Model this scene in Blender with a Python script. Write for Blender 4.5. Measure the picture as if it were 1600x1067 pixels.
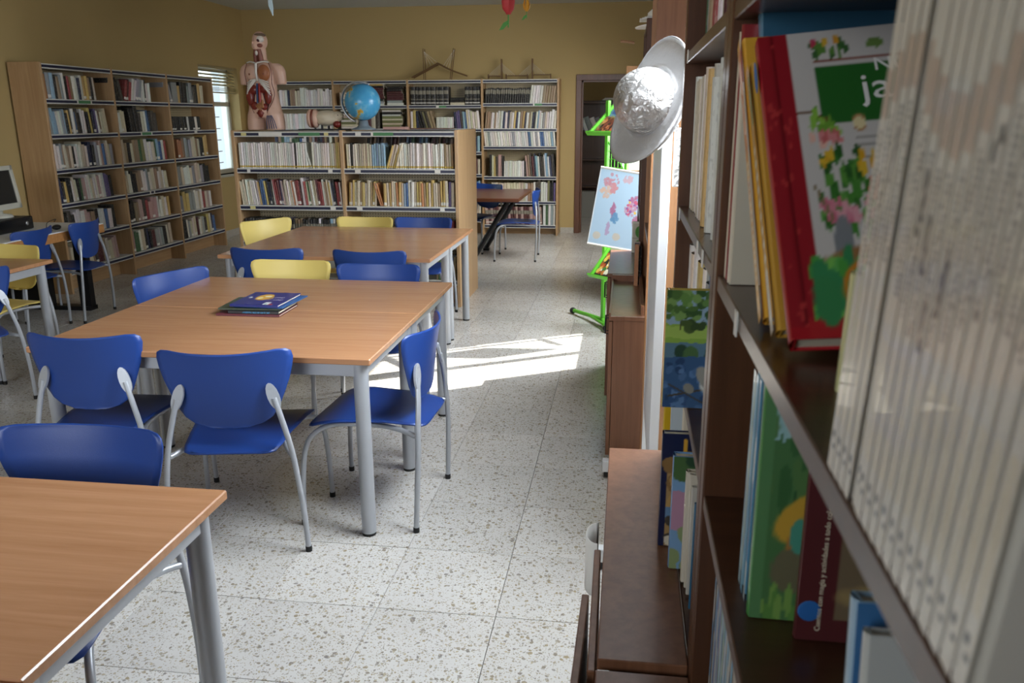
import bpy, bmesh, math, random
import numpy as np
from mathutils import Matrix, Vector, Euler
random.seed(7); rng=np.random.RandomState(7)
for o in list(bpy.data.objects): bpy.data.objects.remove(o)
SC=bpy.context.scene; COL=SC.collection
PI=math.pi
# ---------------------------------------------------------------- camera
def cam_setup():
    p,r,y=0.26698,-0.003428,-0.137185
    cy,sy=math.cos(y),math.sin(y); cp,sp=math.cos(p),math.sin(p); cr,sr=math.cos(r),math.sin(r)
    Rz=Matrix(((cy,-sy,0),(sy,cy,0),(0,0,1))); B=Matrix(((1,0,0),(0,0,-1),(0,1,0)))
    Rx=Matrix(((1,0,0),(0,cp,-sp),(0,sp,cp))); Rr=Matrix(((cr,-sr,0),(sr,cr,0),(0,0,1)))
    M=Rr@Rx@B@Rz
    W=Matrix.Identity(4)
    for i in range(3):
        W[i][0]=M[0][i]; W[i][1]=-M[1][i]; W[i][2]=-M[2][i]
    W[2][3]=1.585
    cd=bpy.data.cameras.new('camera'); co=bpy.data.objects.new('camera',cd); COL.objects.link(co)
    co.matrix_world=W; cd.sensor_width=36; cd.lens=1281.3/1600*36; cd.clip_start=.05; cd.clip_end=60
    cd.dof.use_dof=True; cd.dof.focus_distance=3.0; cd.dof.aperture_fstop=9.0
    SC.camera=co
cam_setup()
# ---------------------------------------------------------------- light
SC.view_settings.view_transform='Standard'; SC.view_settings.look='None'
SC.view_settings.gamma=1; SC.view_settings.use_curve_mapping=False
SC.view_settings.exposure=0.16
wd=bpy.data.worlds.new('sky'); SC.world=wd; wd.use_nodes=True
bg=wd.node_tree.nodes['Background']; bg.inputs[0].default_value=(.80,.90,1,1); bg.inputs[1].default_value=1.3
def area(name,loc,size,direction,power,color=(1,1,1),spread=180):
    l=bpy.data.lights.new(name,'AREA'); l.shape='RECTANGLE'; l.size,l.size_y=size; l.energy=power; l.color=color
    l.spread=math.radians(spread)
    o=bpy.data.objects.new(name,l); COL.objects.link(o); o.location=loc
    o.rotation_euler=Vector(direction).to_track_quat('-Z','Y').to_euler(); return o
# daylight at the window openings, plus an added fill from the rear
area('daylight_gap_window',(.44,2.80,1.75),(1.15,1.3),(-1,-.05,-.85),92,(.86,.93,1),128)
area('daylight_far_window',(.80,6.05,1.55),(1.4,1.7),(-1,-.1,-.9),70,(.88,.94,1),130)
area('daylight_back_window',(-5.85,10.8,1.5),(1.1,1.3),(1,0,-.1),13,(.82,.90,1))
area('rear_fill',(-2.6,-1.60,1.9),(3.0,1.3),(.12,1,-.10),27,(.90,.94,1),90)  # ambient fill lamp added behind the camera
area('daylight_side_window',(.44,8.9,1.9),(2.2,1.4),(-.8,.75,-.65),54,(.96,.96,.94),110)
sl=bpy.data.lights.new('sun','SUN'); sl.energy=16; sl.angle=.009; sl.color=(1,.96,.88)
so=bpy.data.objects.new('sun',sl); COL.objects.link(so)
so.rotation_euler=Vector((-.85,-.50,-.86)).to_track_quat('-Z','Y').to_euler()
# ---------------------------------------------------------------- helpers
def lin(c):
    if isinstance(c,str): c=tuple(int(c[i:i+2],16) for i in (0,2,4))
    return tuple(((x/255)/12.92 if x/255<=.04045 else ((x/255+.055)/1.055)**2.4) for x in c)
def hexv(c): return lin(c)+(1,)
class MB:
    def __init__(s): s.v=[];s.f=[];s.m=[];s.sm=[]
    def add(s,vs,fs,mi=0,smooth=False,M=None):
        b=len(s.v)
        if M is not None: vs=[tuple(M@Vector(v)) for v in vs]
        s.v+=[tuple(v) for v in vs]
        for f in fs: s.f.append(tuple(i+b for i in f)); s.m.append(mi); s.sm.append(smooth)
        return s
    def box(s,a,b,mi=0,M=None,ch=0):
        x0,x1=sorted((a[0],b[0]));y0,y1=sorted((a[1],b[1]));z0,z1=sorted((a[2],b[2]))
        if ch>0:
            bm=bmesh.new(); bmesh.ops.create_cube(bm,size=1)
            for v in bm.verts: v.co=Vector(((x0+x1)/2+v.co.x*(x1-x0),(y0+y1)/2+v.co.y*(y1-y0),(z0+z1)/2+v.co.z*(z1-z0)))
            bmesh.ops.bevel(bm,geom=bm.edges[:],offset=ch,segments=1,affect='EDGES')
            bm.verts.index_update(); vs=[v.co[:] for v in bm.verts]; fs=[[v.index for v in f.verts] for f in bm.faces]; bm.free()
            return s.add(vs,fs,mi,False,M)
        vs=[(x,y,z) for z in (z0,z1) for y in (y0,y1) for x in (x0,x1)]
        return s.add(vs,[(0,2,3,1),(4,5,7,6),(0,1,5,4),(2,6,7,3),(0,4,6,2),(1,3,7,5)],mi,False,M)
    def tube(s,pts,r,n=8,mi=0,M=None,cap=True,up=None,flat=1.0):
        pts=[Vector(p) for p in pts]; rs=r if isinstance(r,(list,tuple)) else [r]*len(pts)
        vs=[];fs=[];prev=None
        for i,p in enumerate(pts):
            t=(pts[min(i+1,len(pts)-1)]-pts[max(i-1,0)]).normalized()
            if prev is None:
                a=Vector(up) if up else (Vector((0,0,1)) if abs(t.z)<.9 else Vector((1,0,0)))
            else: a=prev
            u=(a-t*a.dot(t)).normalized(); w=t.cross(u); prev=u
            for k in range(n):
                q=2*PI*k/n; vs.append(p+u*math.cos(q)*rs[i]+w*math.sin(q)*rs[i]*flat)
        for i in range(len(pts)-1):
            for k in range(n):
                a=i*n+k;b=i*n+(k+1)%n; fs.append((a,b,b+n,a+n))
        s.add(vs,fs,mi,True,M)
        if cap:
            L=(len(pts)-1)*n
            s.add(vs[:n],[tuple(range(n))[::-1]],mi,False,M); s.add(vs[L:],[tuple(range(n))],mi,False,M)
        return s
    def lathe(s,prof,n=24,mi=0,M=None):
        vs=[];fs=[]
        for r,z in prof:
            for k in range(n): q=2*PI*k/n; vs.append((r*math.cos(q),r*math.sin(q),z))
        for i in range(len(prof)-1):
            for k in range(n): a=i*n+k;b=i*n+(k+1)%n; fs.append((a,b,b+n,a+n))
        return s.add(vs,fs,mi,True,M)
    def ball(s,c,r,n=12,m=8,mi=0,M=None,jit=0):
        r=(r,r,r) if not isinstance(r,(tuple,list)) else r
        vs=[];fs=[]
        for i in range(m+1):
            th=PI*i/m
            for k in range(n):
                q=2*PI*k/n; j=1+jit*math.sin(3*q+2*th*3)
                vs.append((c[0]+r[0]*j*math.sin(th)*math.cos(q),c[1]+r[1]*j*math.sin(th)*math.sin(q),c[2]+r[2]*math.cos(th)))
        for i in range(m):
            for k in range(n): a=i*n+k;b=i*n+(k+1)%n; fs.append((a,a+n,b+n,b))
        return s.add(vs,fs,mi,True,M)
    def poly(s,pts2,y0,y1,mi=0,M=None):   # outline in XZ extruded along Y
        n=len(pts2); vs=[(x,y0,z) for x,z in pts2]+[(x,y1,z) for x,z in pts2]
        fs=[tuple(range(n)),tuple(range(2*n-1,n-1,-1))]+[(i,i+n,(i+1)%n+n,(i+1)%n) for i in range(n)]
        return s.add(vs,fs,mi,False,M)
    def mesh(s,name,mats):
        me=bpy.data.meshes.new(name); me.from_pydata(s.v,[],s.f)
        for m in (mats if isinstance(mats,(list,tuple)) else [mats]): me.materials.append(m)
        me.polygons.foreach_set('material_index',s.m); me.polygons.foreach_set('use_smooth',s.sm); me.validate(); me.update(); return me
    def obj(s,name,mats,parent=None,**k): return link(name,s.mesh(name,mats),parent,**k)
def link(name,me,parent=None,loc=None,rot=None,label=None,cat=None,group=None,kind=None,mw=None):
    o=bpy.data.objects.new(name,me); COL.objects.link(o)
    if parent: o.parent=parent
    if mw is not None: o.matrix_local=mw
    if loc is not None: o.location=loc
    if rot is not None: o.rotation_euler=rot
    return tag(o,label,cat,group,kind)
def tag(o,label=None,cat=None,group=None,kind=None):
    if label: o['label']=label
    if cat: o['category']=cat
    if group: o['group']=group
    if kind: o['kind']=kind
    return o
def thing(name,label,cat,loc=(0,0,0),rz=0,group=None): 
    return link(name,None,None,loc,(0,0,rz),label,cat,group)
def copy_tree(o,parent=None):
    c=o.copy(); COL.objects.link(c)
    if parent: c.parent=parent
    for ch in o.children: copy_tree(ch,c)
    return c
def catmull(pts,k=5):
    P=[Vector(p) for p in pts]; P=[P[0]*2-P[1]]+P+[P[-1]*2-P[-2]]; out=[]
    for i in range(1,len(P)-2):
        for j in range(k):
            t=j/k; a,b,c,d=P[i-1:i+3]
            out.append(.5*((2*b)+(c-a)*t+(2*a-5*b+4*c-d)*t*t+(-a+3*b-3*c+d)*t**3))
    out.append(P[-2]); return out
# ---------------------------------------------------------------- materials
MATS={}
def nt(name):
    m=bpy.data.materials.new(name); m.use_nodes=True; n=m.node_tree; return m,n,n.nodes['Principled BSDF'],n.nodes,n.links
def mat(name,c,rough=.5,metal=0,bump=0,bscale=200,var=0,vscale=6,coat=0,emis=None,trans=0,alpha=1):
    if name in MATS: return MATS[name]
    m,n,b,N,L=nt(name); b.inputs['Base Color'].default_value=hexv(c); b.inputs['Roughness'].default_value=rough; b.inputs['Metallic'].default_value=metal
    b.inputs['Coat Weight'].default_value=coat
    if coat: b.inputs['Coat Roughness'].default_value=.15
    if trans: b.inputs['Transmission Weight'].default_value=trans
    if alpha<1: b.inputs['Alpha'].default_value=alpha
    if emis: b.inputs['Emission Color'].default_value=hexv(c); b.inputs['Emission Strength'].default_value=emis
    tc=N.new('ShaderNodeTexCoord')
    if var:
        t=N.new('ShaderNodeTexNoise'); t.inputs['Scale'].default_value=vscale; t.inputs['Detail'].default_value=4; L.new(tc.outputs['Object'],t.inputs['Vector'])
        mx=N.new('ShaderNodeMix'); mx.data_type='RGBA'; mx.inputs['A'].default_value=tuple(x*(1-var) for x in lin(c))+(1,); mx.inputs['B'].default_value=tuple(min(1,x*(1+var)) for x in lin(c))+(1,)
        L.new(t.outputs['Fac'],mx.inputs['Factor']); L.new(mx.outputs['Result'],b.inputs['Base Color'])
    if bump:
        t=N.new('ShaderNodeTexNoise'); t.inputs['Scale'].default_value=bscale; L.new(tc.outputs['Object'],t.inputs['Vector'])
        bp=N.new('ShaderNodeBump'); bp.inputs['Strength'].default_value=bump; bp.inputs['Distance'].default_value=.002; L.new(t.outputs['Fac'],bp.inputs['Height']); L.new(bp.outputs['Normal'],b.inputs['Normal'])
    MATS[name]=m; return m
def wood(name,c1,c2,axis='x',scale=1,rough=.4,coat=0):
    if name in MATS: return MATS[name]
    m,n,b,N,L=nt(name); tc=N.new('ShaderNodeTexCoord'); mp=N.new('ShaderNodeMapping')
    s={'x':(1.2,22,22),'y':(22,1.2,22),'z':(22,22,1.2)}[axis]; mp.inputs['Scale'].default_value=tuple(q*scale for q in s)
    L.new(tc.outputs['Object'],mp.inputs['Vector'])
    t=N.new('ShaderNodeTexNoise'); t.inputs['Scale'].default_value=1.6; t.inputs['Detail'].default_value=8; t.inputs['Roughness'].default_value=.65; t.inputs['Distortion'].default_value=.35
    L.new(mp.outputs['Vector'],t.inputs['Vector'])
    r=N.new('ShaderNodeValToRGB'); r.color_ramp.elements[0].position=.3; r.color_ramp.elements[1].position=.7
    r.color_ramp.elements[0].color=hexv(c1); r.color_ramp.elements[1].color=hexv(c2)
    L.new(t.outputs['Fac'],r.inputs['Fac']); L.new(r.outputs['Color'],b.inputs['Base Color'])
    b.inputs['Roughness'].default_value=rough; b.inputs['Coat Weight'].default_value=coat; b.inputs['Coat Roughness'].default_value=.2
    MATS[name]=m; return m
def vcol(name='printed_cover',rough=.3,attr='Col',coat=.3):
    if name in MATS: return MATS[name]
    m,n,b,N,L=nt(name); a=N.new('ShaderNodeAttribute'); a.attribute_name=attr; L.new(a.outputs['Color'],b.inputs['Base Color']); b.inputs['Roughness'].default_value=rough
    b.inputs['Coat Weight'].default_value=coat; MATS[name]=m; return m
def book_mat(name,src):
    """cloth/paper spine coloured per book, with faint wear and a title block"""
    m,n,b,N,L=nt(name)
    if src=='obj': oi=N.new('ShaderNodeObjectInfo'); col=oi.outputs['Color']
    else: oi=N.new('ShaderNodeAttribute'); oi.attribute_name='Col'; col=oi.outputs['Color']
    tc=N.new('ShaderNodeTexCoord'); ge=N.new('ShaderNodeNewGeometry')
    mp=N.new('ShaderNodeMapping'); mp.inputs['Scale'].default_value=(190,190,60); L.new(ge.outputs['Position'],mp.inputs['Vector'])
    t=N.new('ShaderNodeTexNoise'); t.inputs['Scale'].default_value=1; t.inputs['Detail'].default_value=3; L.new(mp.outputs['Vector'],t.inputs['Vector'])
    rp=N.new('ShaderNodeValToRGB'); rp.color_ramp.elements[0].position=.56; rp.color_ramp.elements[1].position=.64; L.new(t.outputs['Fac'],rp.inputs['Fac'])
    # contrast ink: light on dark, dark on light
    bw=N.new('ShaderNodeRGBToBW'); L.new(col,bw.inputs[0])
    gt=N.new('ShaderNodeMath'); gt.operation='LESS_THAN'; gt.inputs[1].default_value=.18; L.new(bw.outputs[0],gt.inputs[0])
    ink=N.new('ShaderNodeMix'); ink.data_type='RGBA'; ink.inputs['A'].default_value=(.10,.08,.07,1); ink.inputs['B'].default_value=(.62,.56,.42,1); L.new(gt.outputs[0],ink.inputs['Factor'])
    fa=N.new('ShaderNodeMath'); fa.operation='MULTIPLY'; fa.inputs[1].default_value=.24; L.new(rp.outputs['Color'],fa.inputs[0])
    mx=N.new('ShaderNodeMix'); mx.data_type='RGBA'; L.new(fa.outputs[0],mx.inputs['Factor']); L.new(col,mx.inputs['A']); L.new(ink.outputs['Result'],mx.inputs['B'])
    L.new(mx.outputs['Result'],b.inputs['Base Color']); b.inputs['Roughness'].default_value=.45
    return m
M_beech=wood('beech_laminate','B08C64','C4A279','z',1,.42)
M_beechx=wood('beech_board','B08C64','C4A279','x',1,.42)
M_beechy=wood('beech_depth','B08C64','C4A279','y',1,.42)
M_table=wood('table_beech','A87752','BD8C66','x',1.1,.26,.25)
M_tabedge=wood('table_edge','9C6A3C','B98550','x',1,.4)
M_dark=wood('dark_sapele','4A2E1E','5F3D29','z',1,.34,.15)
M_darkx=wood('dark_sapele_shelf','432A1C','573826','y',1,.30,.2)
M_light=wood('light_cabinet','9E6F4B','B78961','z',1,.4)
M_cab=wood('brown_cabinet','6B452F','835A41','z',1,.35,.1)
M_brown=wood('brown_table','5A3322','75452D','x',1,.3,.2)
M_door=wood('door_wood','50301F','6B432D','z',1,.35)
M_silver=mat('silver_paint','B2B6BC',.36,.35)
M_alu=mat('brushed_aluminium','BFC2C6',.32,.85)
M_black=mat('black_rubber','141414',.6)
M_blackm=mat('black_steel','17171A',.45,.2)
M_blue=mat('blue_plastic','1D3F86',.38,0,.15,500)
M_yellow=mat('yellow_plastic','E3CC74',.42,0,.15,500)
M_white=mat('white_laminate','D9DBDC',.4)
M_strip=mat('white_strip','D8D8D2',.35)
M_navy=mat('navy_strip','141B3C',.4)
M_page=mat('page_block','D8CFB8',.8,0,.3,900,.08,60)
M_green=mat('lime_green_metal','62BC36',.4)
M_wall=mat('painted_wall','B8A06C',.75,0,.25,90,.05,1.2)
M_ceil=mat('ceiling_paint','C9CBC6',.8)
M_glass=mat('window_glass','E8F4F8',.05,0,trans=1)
M_frame=mat('window_frame_paint','B9B4A4',.5)
M_paper=mat('paper','E9E7E0',.7)
M_bk=book_mat('book_cover','obj'); M_bkv=book_mat('book_cover_far','attr')
M_lab=mat('label_white','E6E4DC',.6); M_labg=mat('label_green','4F8A5B',.6); M_laby=mat('label_yellow','D8CE8E',.6); M_labb=mat('label_blue','2C6CB4',.5)
M_print=vcol()
def peg_mat():
    m,n,b,N,L=nt('perforated_steel'); tc=N.new('ShaderNodeTexCoord'); mp=N.new('ShaderNodeMapping'); mp.inputs['Scale'].default_value=(40,0,40); L.new(tc.outputs['Object'],mp.inputs['Vector'])
    v=N.new('ShaderNodeTexVoronoi'); v.inputs['Randomness'].default_value=0; v.inputs['Scale'].default_value=1; L.new(mp.outputs['Vector'],v.inputs['Vector'])
    lt=N.new('ShaderNodeMath'); lt.operation='LESS_THAN'; lt.inputs[1].default_value=.24; L.new(v.outputs['Distance'],lt.inputs[0])
    mx=N.new('ShaderNodeMix'); mx.data_type='RGBA'; mx.inputs['A'].default_value=hexv('BDAE8C'); mx.inputs['B'].default_value=hexv('6E6450'); L.new(lt.outputs[0],mx.inputs['Factor']); L.new(mx.outputs['Result'],b.inputs['Base Color']); b.inputs['Roughness'].default_value=.5
    return m
M_peg=peg_mat()
def terrazzo():
    m,n,b,N,L=nt('terrazzo'); g=N.new('ShaderNodeNewGeometry'); oi=N.new('ShaderNodeObjectInfo')
    vm=N.new('ShaderNodeVectorMath'); vm.operation='SCALE'; vm.inputs[3].default_value=13.7
    cmb=N.new('ShaderNodeCombineXYZ'); L.new(oi.outputs['Random'],cmb.inputs[0]); L.new(oi.outputs['Random'],cmb.inputs[1])
    L.new(cmb.outputs[0],vm.inputs[0]); ad=N.new('ShaderNodeVectorMath'); ad.operation='ADD'; L.new(g.outputs['Position'],ad.inputs[0]); L.new(vm.outputs[0],ad.inputs[1])
    # warp
    nz=N.new('ShaderNodeTexNoise'); nz.inputs['Scale'].default_value=45; L.new(ad.outputs[0],nz.inputs['Vector'])
    sc=N.new('ShaderNodeVectorMath'); sc.operation='SCALE'; sc.inputs[3].default_value=.016; L.new(nz.outputs['Color'],sc.inputs[0])
    a2=N.new('ShaderNodeVectorMath'); a2.operation='ADD'; L.new(ad.outputs[0],a2.inputs[0]); L.new(sc.outputs[0],a2.inputs[1])
    base=hexv('D2CFC8'); cur=None
    # the binder varies a little
    n2=N.new('ShaderNodeTexNoise'); n2.inputs['Scale'].default_value=3; n2.inputs['Detail'].default_value=5; L.new(ad.outputs[0],n2.inputs['Vector'])
    mb=N.new('ShaderNodeMix'); mb.data_type='RGBA'; mb.inputs['A'].default_value=hexv('C0BDB8'); mb.inputs['B'].default_value=hexv('DAD8D3'); L.new(n2.outputs['Fac'],mb.inputs['Factor']); cur=mb.outputs['Result']
    for scale,thr,pres,c1,c2 in ((62,.36,.48,'8A8580','A39579'),(105,.40,.42,'9A958F','B5A98F'),(190,.42,.36,'A09A92','B4AA96')):
        v=N.new('ShaderNodeTexVoronoi'); v.inputs['Scale'].default_value=scale; v.inputs['Randomness'].default_value=1; L.new(a2.outputs[0],v.inputs['Vector'])
        sp=N.new('ShaderNodeSeparateColor'); L.new(v.outputs['Color'],sp.inputs[0])
        # radius depends on the cell's own random number
        mr=N.new('ShaderNodeMapRange'); mr.inputs['From Min'].default_value=pres; mr.inputs['From Max'].default_value=1; mr.inputs['To Min'].default_value=0; mr.inputs['To Max'].default_value=thr*1.35; L.new(sp.outputs[0],mr.inputs['Value'])
        lt=N.new('ShaderNodeMath'); lt.operation='LESS_THAN'; L.new(v.outputs['Distance'],lt.inputs[0]); L.new(mr.outputs['Result'],lt.inputs[1])
        cc=N.new('ShaderNodeMix'); cc.data_type='RGBA'; cc.inputs['A'].default_value=hexv(c1); cc.inputs['B'].default_value=hexv(c2); L.new(sp.outputs[1],cc.inputs['Factor'])
        mx=N.new('ShaderNodeMix'); mx.data_type='RGBA'; L.new(lt.outputs[0],mx.inputs['Factor']); L.new(cur,mx.inputs['A']); L.new(cc.outputs['Result'],mx.inputs['B']); cur=mx.outputs['Result']
    # tile to tile tone
    mr=N.new('ShaderNodeMapRange'); mr.inputs['To Min'].default_value=.90; mr.inputs['To Max'].default_value=1.04; L.new(oi.outputs['Random'],mr.inputs['Value'])
    fin=N.new('ShaderNodeMix'); fin.data_type='RGBA'; fin.blend_type='MULTIPLY'; fin.inputs['Factor'].default_value=1; L.new(cur,fin.inputs['A']); L.new(mr.outputs['Result'],fin.inputs['B'])
    L.new(fin.outputs['Result'],b.inputs['Base Color']); b.inputs['Roughness'].default_value=.24; b.inputs['Specular IOR Level'].default_value=.55
    return m
M_terr=terrazzo(); M_grout=mat('tile_joint','6E6B64',.8)
# painted canvases: a grid whose vertices carry the printed colours
def canvas(name,w,h,nu,nv,fn,parent,mw,m=None,thick=0):
    u=np.linspace(0,1,nu);v=np.linspace(0,1,nv); U,V=np.meshgrid(u,v)
    C=np.clip(fn(U,V),0,1).reshape(-1,3); lincol=np.where(C<=.04045,C/12.92,((C+.055)/1.055)**2.4)
    vs=np.stack([U*w,np.zeros_like(U),V*h],-1).reshape(-1,3)
    i=np.arange(nu*nv).reshape(nv,nu); q=np.stack([i[:-1,:-1],i[:-1,1:],i[1:,1:],i[1:,:-1]],-1).reshape(-1,4)
    me=bpy.data.meshes.new(name); me.from_pydata(vs.tolist(),[],q.tolist()); me.materials.append(m or M_print)
    a=me.color_attributes.new('Col','FLOAT_COLOR','POINT'); a.data.foreach_set('color',np.concatenate([lincol,np.ones((len(lincol),1))],1).astype('f4').ravel())
    return link(name,me,parent,mw=mw)
class Pic:
    def __init__(s,U,V,c,asp=1): s.U,s.V=U,V; s.asp=asp; s.C=np.empty(U.shape+(3,)); s.C[:]=s.rgb(c)
    def rgb(s,c): return np.array([int(c[i:i+2],16)/255 for i in (0,2,4)])
    def noise(s,amp,f=9,seed=0):
        r=np.random.RandomState(seed); n=0
        for k in range(5):
            a=r.rand(4)*6.28; g=f*(1+k*.7); n=n+np.sin(s.U*g*s.asp*math.cos(a[0])*3+s.V*g*math.sin(a[0])*3+a[1]+2*np.sin(s.V*g*1.3+a[2]))
        return n/5*amp
    def put(s,mask,c,a=1):
        m=np.clip(mask,0,1)[...,None]*a; s.C=s.C*(1-m)+s.rgb(c)*m; return s
    def ell(s,x,y,rx,ry,c,rot=0,wob=0,seed=0,a=1):
        dx=(s.U-x);dy=(s.V-y);ca,sa=math.cos(rot),math.sin(rot); X=dx*ca+dy*sa;Y=-dx*sa+dy*ca
        d=np.sqrt((X/rx)**2+(Y/ry)**2)+(s.noise(wob,14,seed) if wob else 0); return s.put((1-d)*8+.5,c,a)
    def rect(s,x0,x1,y0,y1,c,wob=0,seed=0,a=1):
        n=s.noise(wob,10,seed) if wob else 0; return s.put(((s.U+n>x0)&(s.U+n<x1)&(s.V+n>y0)&(s.V+n<y1)).astype(float),c,a)
    def line(s,pts,wd,c,a=1):
        for (x0,y0),(x1,y1) in zip(pts,pts[1:]):
            dx,dy=x1-x0,y1-y0; t=np.clip(((s.U-x0)*dx+(s.V-y0)*dy)/(dx*dx+dy*dy+1e-9),0,1); d=np.hypot(s.U-x0-t*dx,s.V-y0-t*dy); s.put((wd-d)/wd*3,c,a)
        return s
    def dots(s,x0,x1,y0,y1,n,r,cs,seed=0):
        q=np.random.RandomState(seed)
        for k in range(n): s.ell(x0+(x1-x0)*q.rand(),y0+(y1-y0)*q.rand(),r*(.6+.8*q.rand()),r*(.6+.8*q.rand()),cs[q.randint(len(cs))],q.rand()*3,.12,k)
        return s
    def grain(s,amp,seed=0):
        s.C=np.clip(s.C+(np.random.RandomState(seed).rand(*s.U.shape)[...,None]-.5)*amp,0,1); return s
def text(name,body,size,m,parent,mw,extr=.0003,align='LEFT',sx=1):
    c=bpy.data.curves.new(name,'FONT'); c.body=body; c.size=size; c.extrude=extr; c.align_x=align; c.resolution_u=2
    tmp=bpy.data.objects.new(name,c); COL.objects.link(tmp); dg=bpy.context.evaluated_depsgraph_get()
    me=bpy.data.meshes.new_from_object(tmp.evaluated_get(dg)); bpy.data.objects.remove(tmp); me.materials.clear(); me.materials.append(m)
    return link(name,me,parent,mw=mw)
# ================================================================ ROOM
XL,XR,YN,YB,ZC=-5.42,.45,-1.8,11.64,3.04
def struct(mb,name,m,parent=None,label=None):
    o=mb.obj(name,m,parent)
    if not parent: o['kind']='structure'
    if label: o['label']=label
    return o
fl=MB().box((XL-.3,YN-.2,-.06),(XR+.4,15,-.012)); floor=struct(fl,'floor',M_grout)
T=.4005; x_j,y_j=-.38,2.333
tme=MB().box((.0011,.0011,-.02),(T-.0011,T-.0011,0),ch=.0006).mesh('floor_tile',M_terr)
tiles=[]
for i in range(-13,3):
    for j in range(-4,25):
        x=x_j+i*T; y=y_j+j*T
        if x+T<XL-.1 or x>XR+.1: continue
        tiles.append((abs(math.hypot(x+.2+.8,y-.8)),x,y))
tiles=[t for t in tiles if t[2]+T>.9 and t[2]<11.7 and t[1]+.2> -.62*(t[2]+.6)-.9]
tiles.sort(); rest=MB(); rr=random.Random(3)
for k,(d,x,y) in enumerate(tiles):
    if k<298:
        o=link('floor_tile',tme,floor,(x,y,rr.uniform(-.0003,.0003)))
    else: rest.box((x+.0008,y+.0008,-.02),(x+T-.0008,y+T-.0008,0))
for i in range(-13,3):
    for j in range(-10,33):
        x=x_j+i*T; y=y_j+j*T
        if any(abs(x-t[1])<.01 and abs(y-t[2])<.01 for t in tiles): continue
        if x+T<XL-.1 or x>XR+.1: continue
        rest.box((x+.0008,y+.0008,-.02),(x+T-.0008,y+T-.0008,0))
o=rest.obj('floor_tile',M_terr,floor); o['kind']='stuff'
struct(MB().box((XL-.3,YN-.2,ZC),(XR+.4,YB+.3,ZC+.1)),'ceiling',M_ceil)
def wall_holes(axis,pos,th,a0,a1,z0,z1,holes):
    mb=MB()
    def bx(p0,p1,q0,q1):
        if p1-p0<1e-4 or q1-q0<1e-4: return
        if axis=='x': mb.box((pos,p0,q0),(pos+th,p1,q1))
        else: mb.box((p0,pos,q0),(p1,pos+th,q1))
    cur=a0
    for h0,h1,k0,k1 in sorted(holes):
        bx(cur,h0,z0,z1); bx(h0,h1,z0,k0); bx(h0,h1,k1,z1); cur=h1
    bx(cur,a1,z0,z1); return mb
LW=(10.28,11.36,.84,2.25)
struct(wall_holes('x',XL,-.28,YN,YB+.1,0,ZC,[LW]),'wall_left',M_wall)
DX0,DX1,DZ=-.64,.30,2.06
struct(wall_holes('y',YB,.12,XL-.3,XR+.3,0,ZC,[(DX0,DX1,0,DZ)]),'wall_back',M_wall)
RW=[(2.2,3.45,1.0,2.45),(5.45,6.65,.75,2.35),(7.8,10.0,1.2,2.6)]
struct(wall_holes('x',XR,.28,YN,YB+.1,0,ZC,RW),'wall_right',M_wall)
struct(wall_holes('y',YN,-.2,XL-.3,XR+.3,0,ZC,[(-4.2,-1.0,1.2,2.6)]),'wall_front',M_wall)
# back wall skirting and door
sk=MB(); sk.box((-.91,YB-.012,0),(DX0-.08,YB,.075)); sk.box((XL,YB-.012,0),(-5.1,YB,.075)); struct(sk,'baseboard_back',mat('terrazzo_skirting','B9B5AC',.4,0,0,0,.25,60))
sk=MB(); sk.box((XL,9.95,0),(XL+.012,YB,.09)); struct(sk,'baseboard_left',MATS['terrazzo_skirting'])
dr=thing('door_1',None,None); dr['kind']='structure'
f=MB(); f.box((DX0-.075,YB-.03,0),(DX0,YB+.14,DZ+.075),ch=.004); f.box((DX1,YB-.03,0),(DX1+.075,YB+.14,DZ+.075),ch=.004); f.box((DX0-.075,YB-.032,DZ),(DX1+.075,YB+.14,DZ+.077),ch=.004)
f.box((DX0,YB+.03,0),(DX0+.02,YB+.12,DZ)); f.box((DX0,YB+.03,DZ-.02),(DX1,YB+.12,DZ)); f.obj('door_frame',M_door,dr)
# store room beyond the door
br=MB(); br.box((-1.9,14.6,0),(1.6,14.7,2.7)); br.box((-1.9,YB+.12,0),(-1.8,14.6,2.7)); br.box((1.5,YB+.12,0),(1.6,14.6,2.7)); br.box((-1.9,YB+.12,2.7),(1.6,14.7,2.8)); struct(br,'wall_store',M_wall)
# window on the left wall
w=thing('window_1',None,None); w['kind']='structure'
y0,y1,z0,z1=LW; wx=XL-.16; f=MB()
for a,b_ in (((wx-.03,y0,z0),(wx+.02,y0+.05,z1)),((wx-.03,y1-.05,z0),(wx+.02,y1,z1)),((wx-.03,y0,z0),(wx+.02,y1,z0+.06)),((wx-.03,y0,z1-.06),(wx+.02,y1,z1)),((wx-.03,y0,1.74),(wx+.02,y1,1.80))): f.box(a,b_,ch=.004)
f.obj('window_frame',M_frame,w)
MB().box((wx-.01,y0+.05,z0+.06),(wx-.005,y1-.05,1.74)).obj('window_pane',M_glass,w)
MB().box((wx-.01,y0+.05,1.80),(wx-.005,y1-.05,z1-.06)).obj('window_pane',M_glass,w)
sl_=MB().box((XL-.14,y0-.02,z0-.03),(XL+.03,y1+.02,z0),ch=.004); sl_.obj('window_sill',M_frame,w)
MB().box((XL-.28,y1-.006,z0),(wx-.03,y1-.001,z1)).obj('window_reveal',M_white,w)
gr=MB()
for k in range(6): gr.tube([(wx-.10,y0,.98+k*.155),(wx-.10,y0+.0+.95,.98+k*.155)],.006,6)
gr.obj('window_bar',M_blackm,w)
g2=MB(); g2.tube([(wx-.10,y0+.5,.84),(wx-.10,y0+.5,1.9)],.006,6); g2.obj('window_bar',M_blackm,w)
vb=thing('venetian_blind','half raised slatted blind in the window beside the left bookcase','blind',(XL-.07,(y0+y1)/2,2.22))
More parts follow.
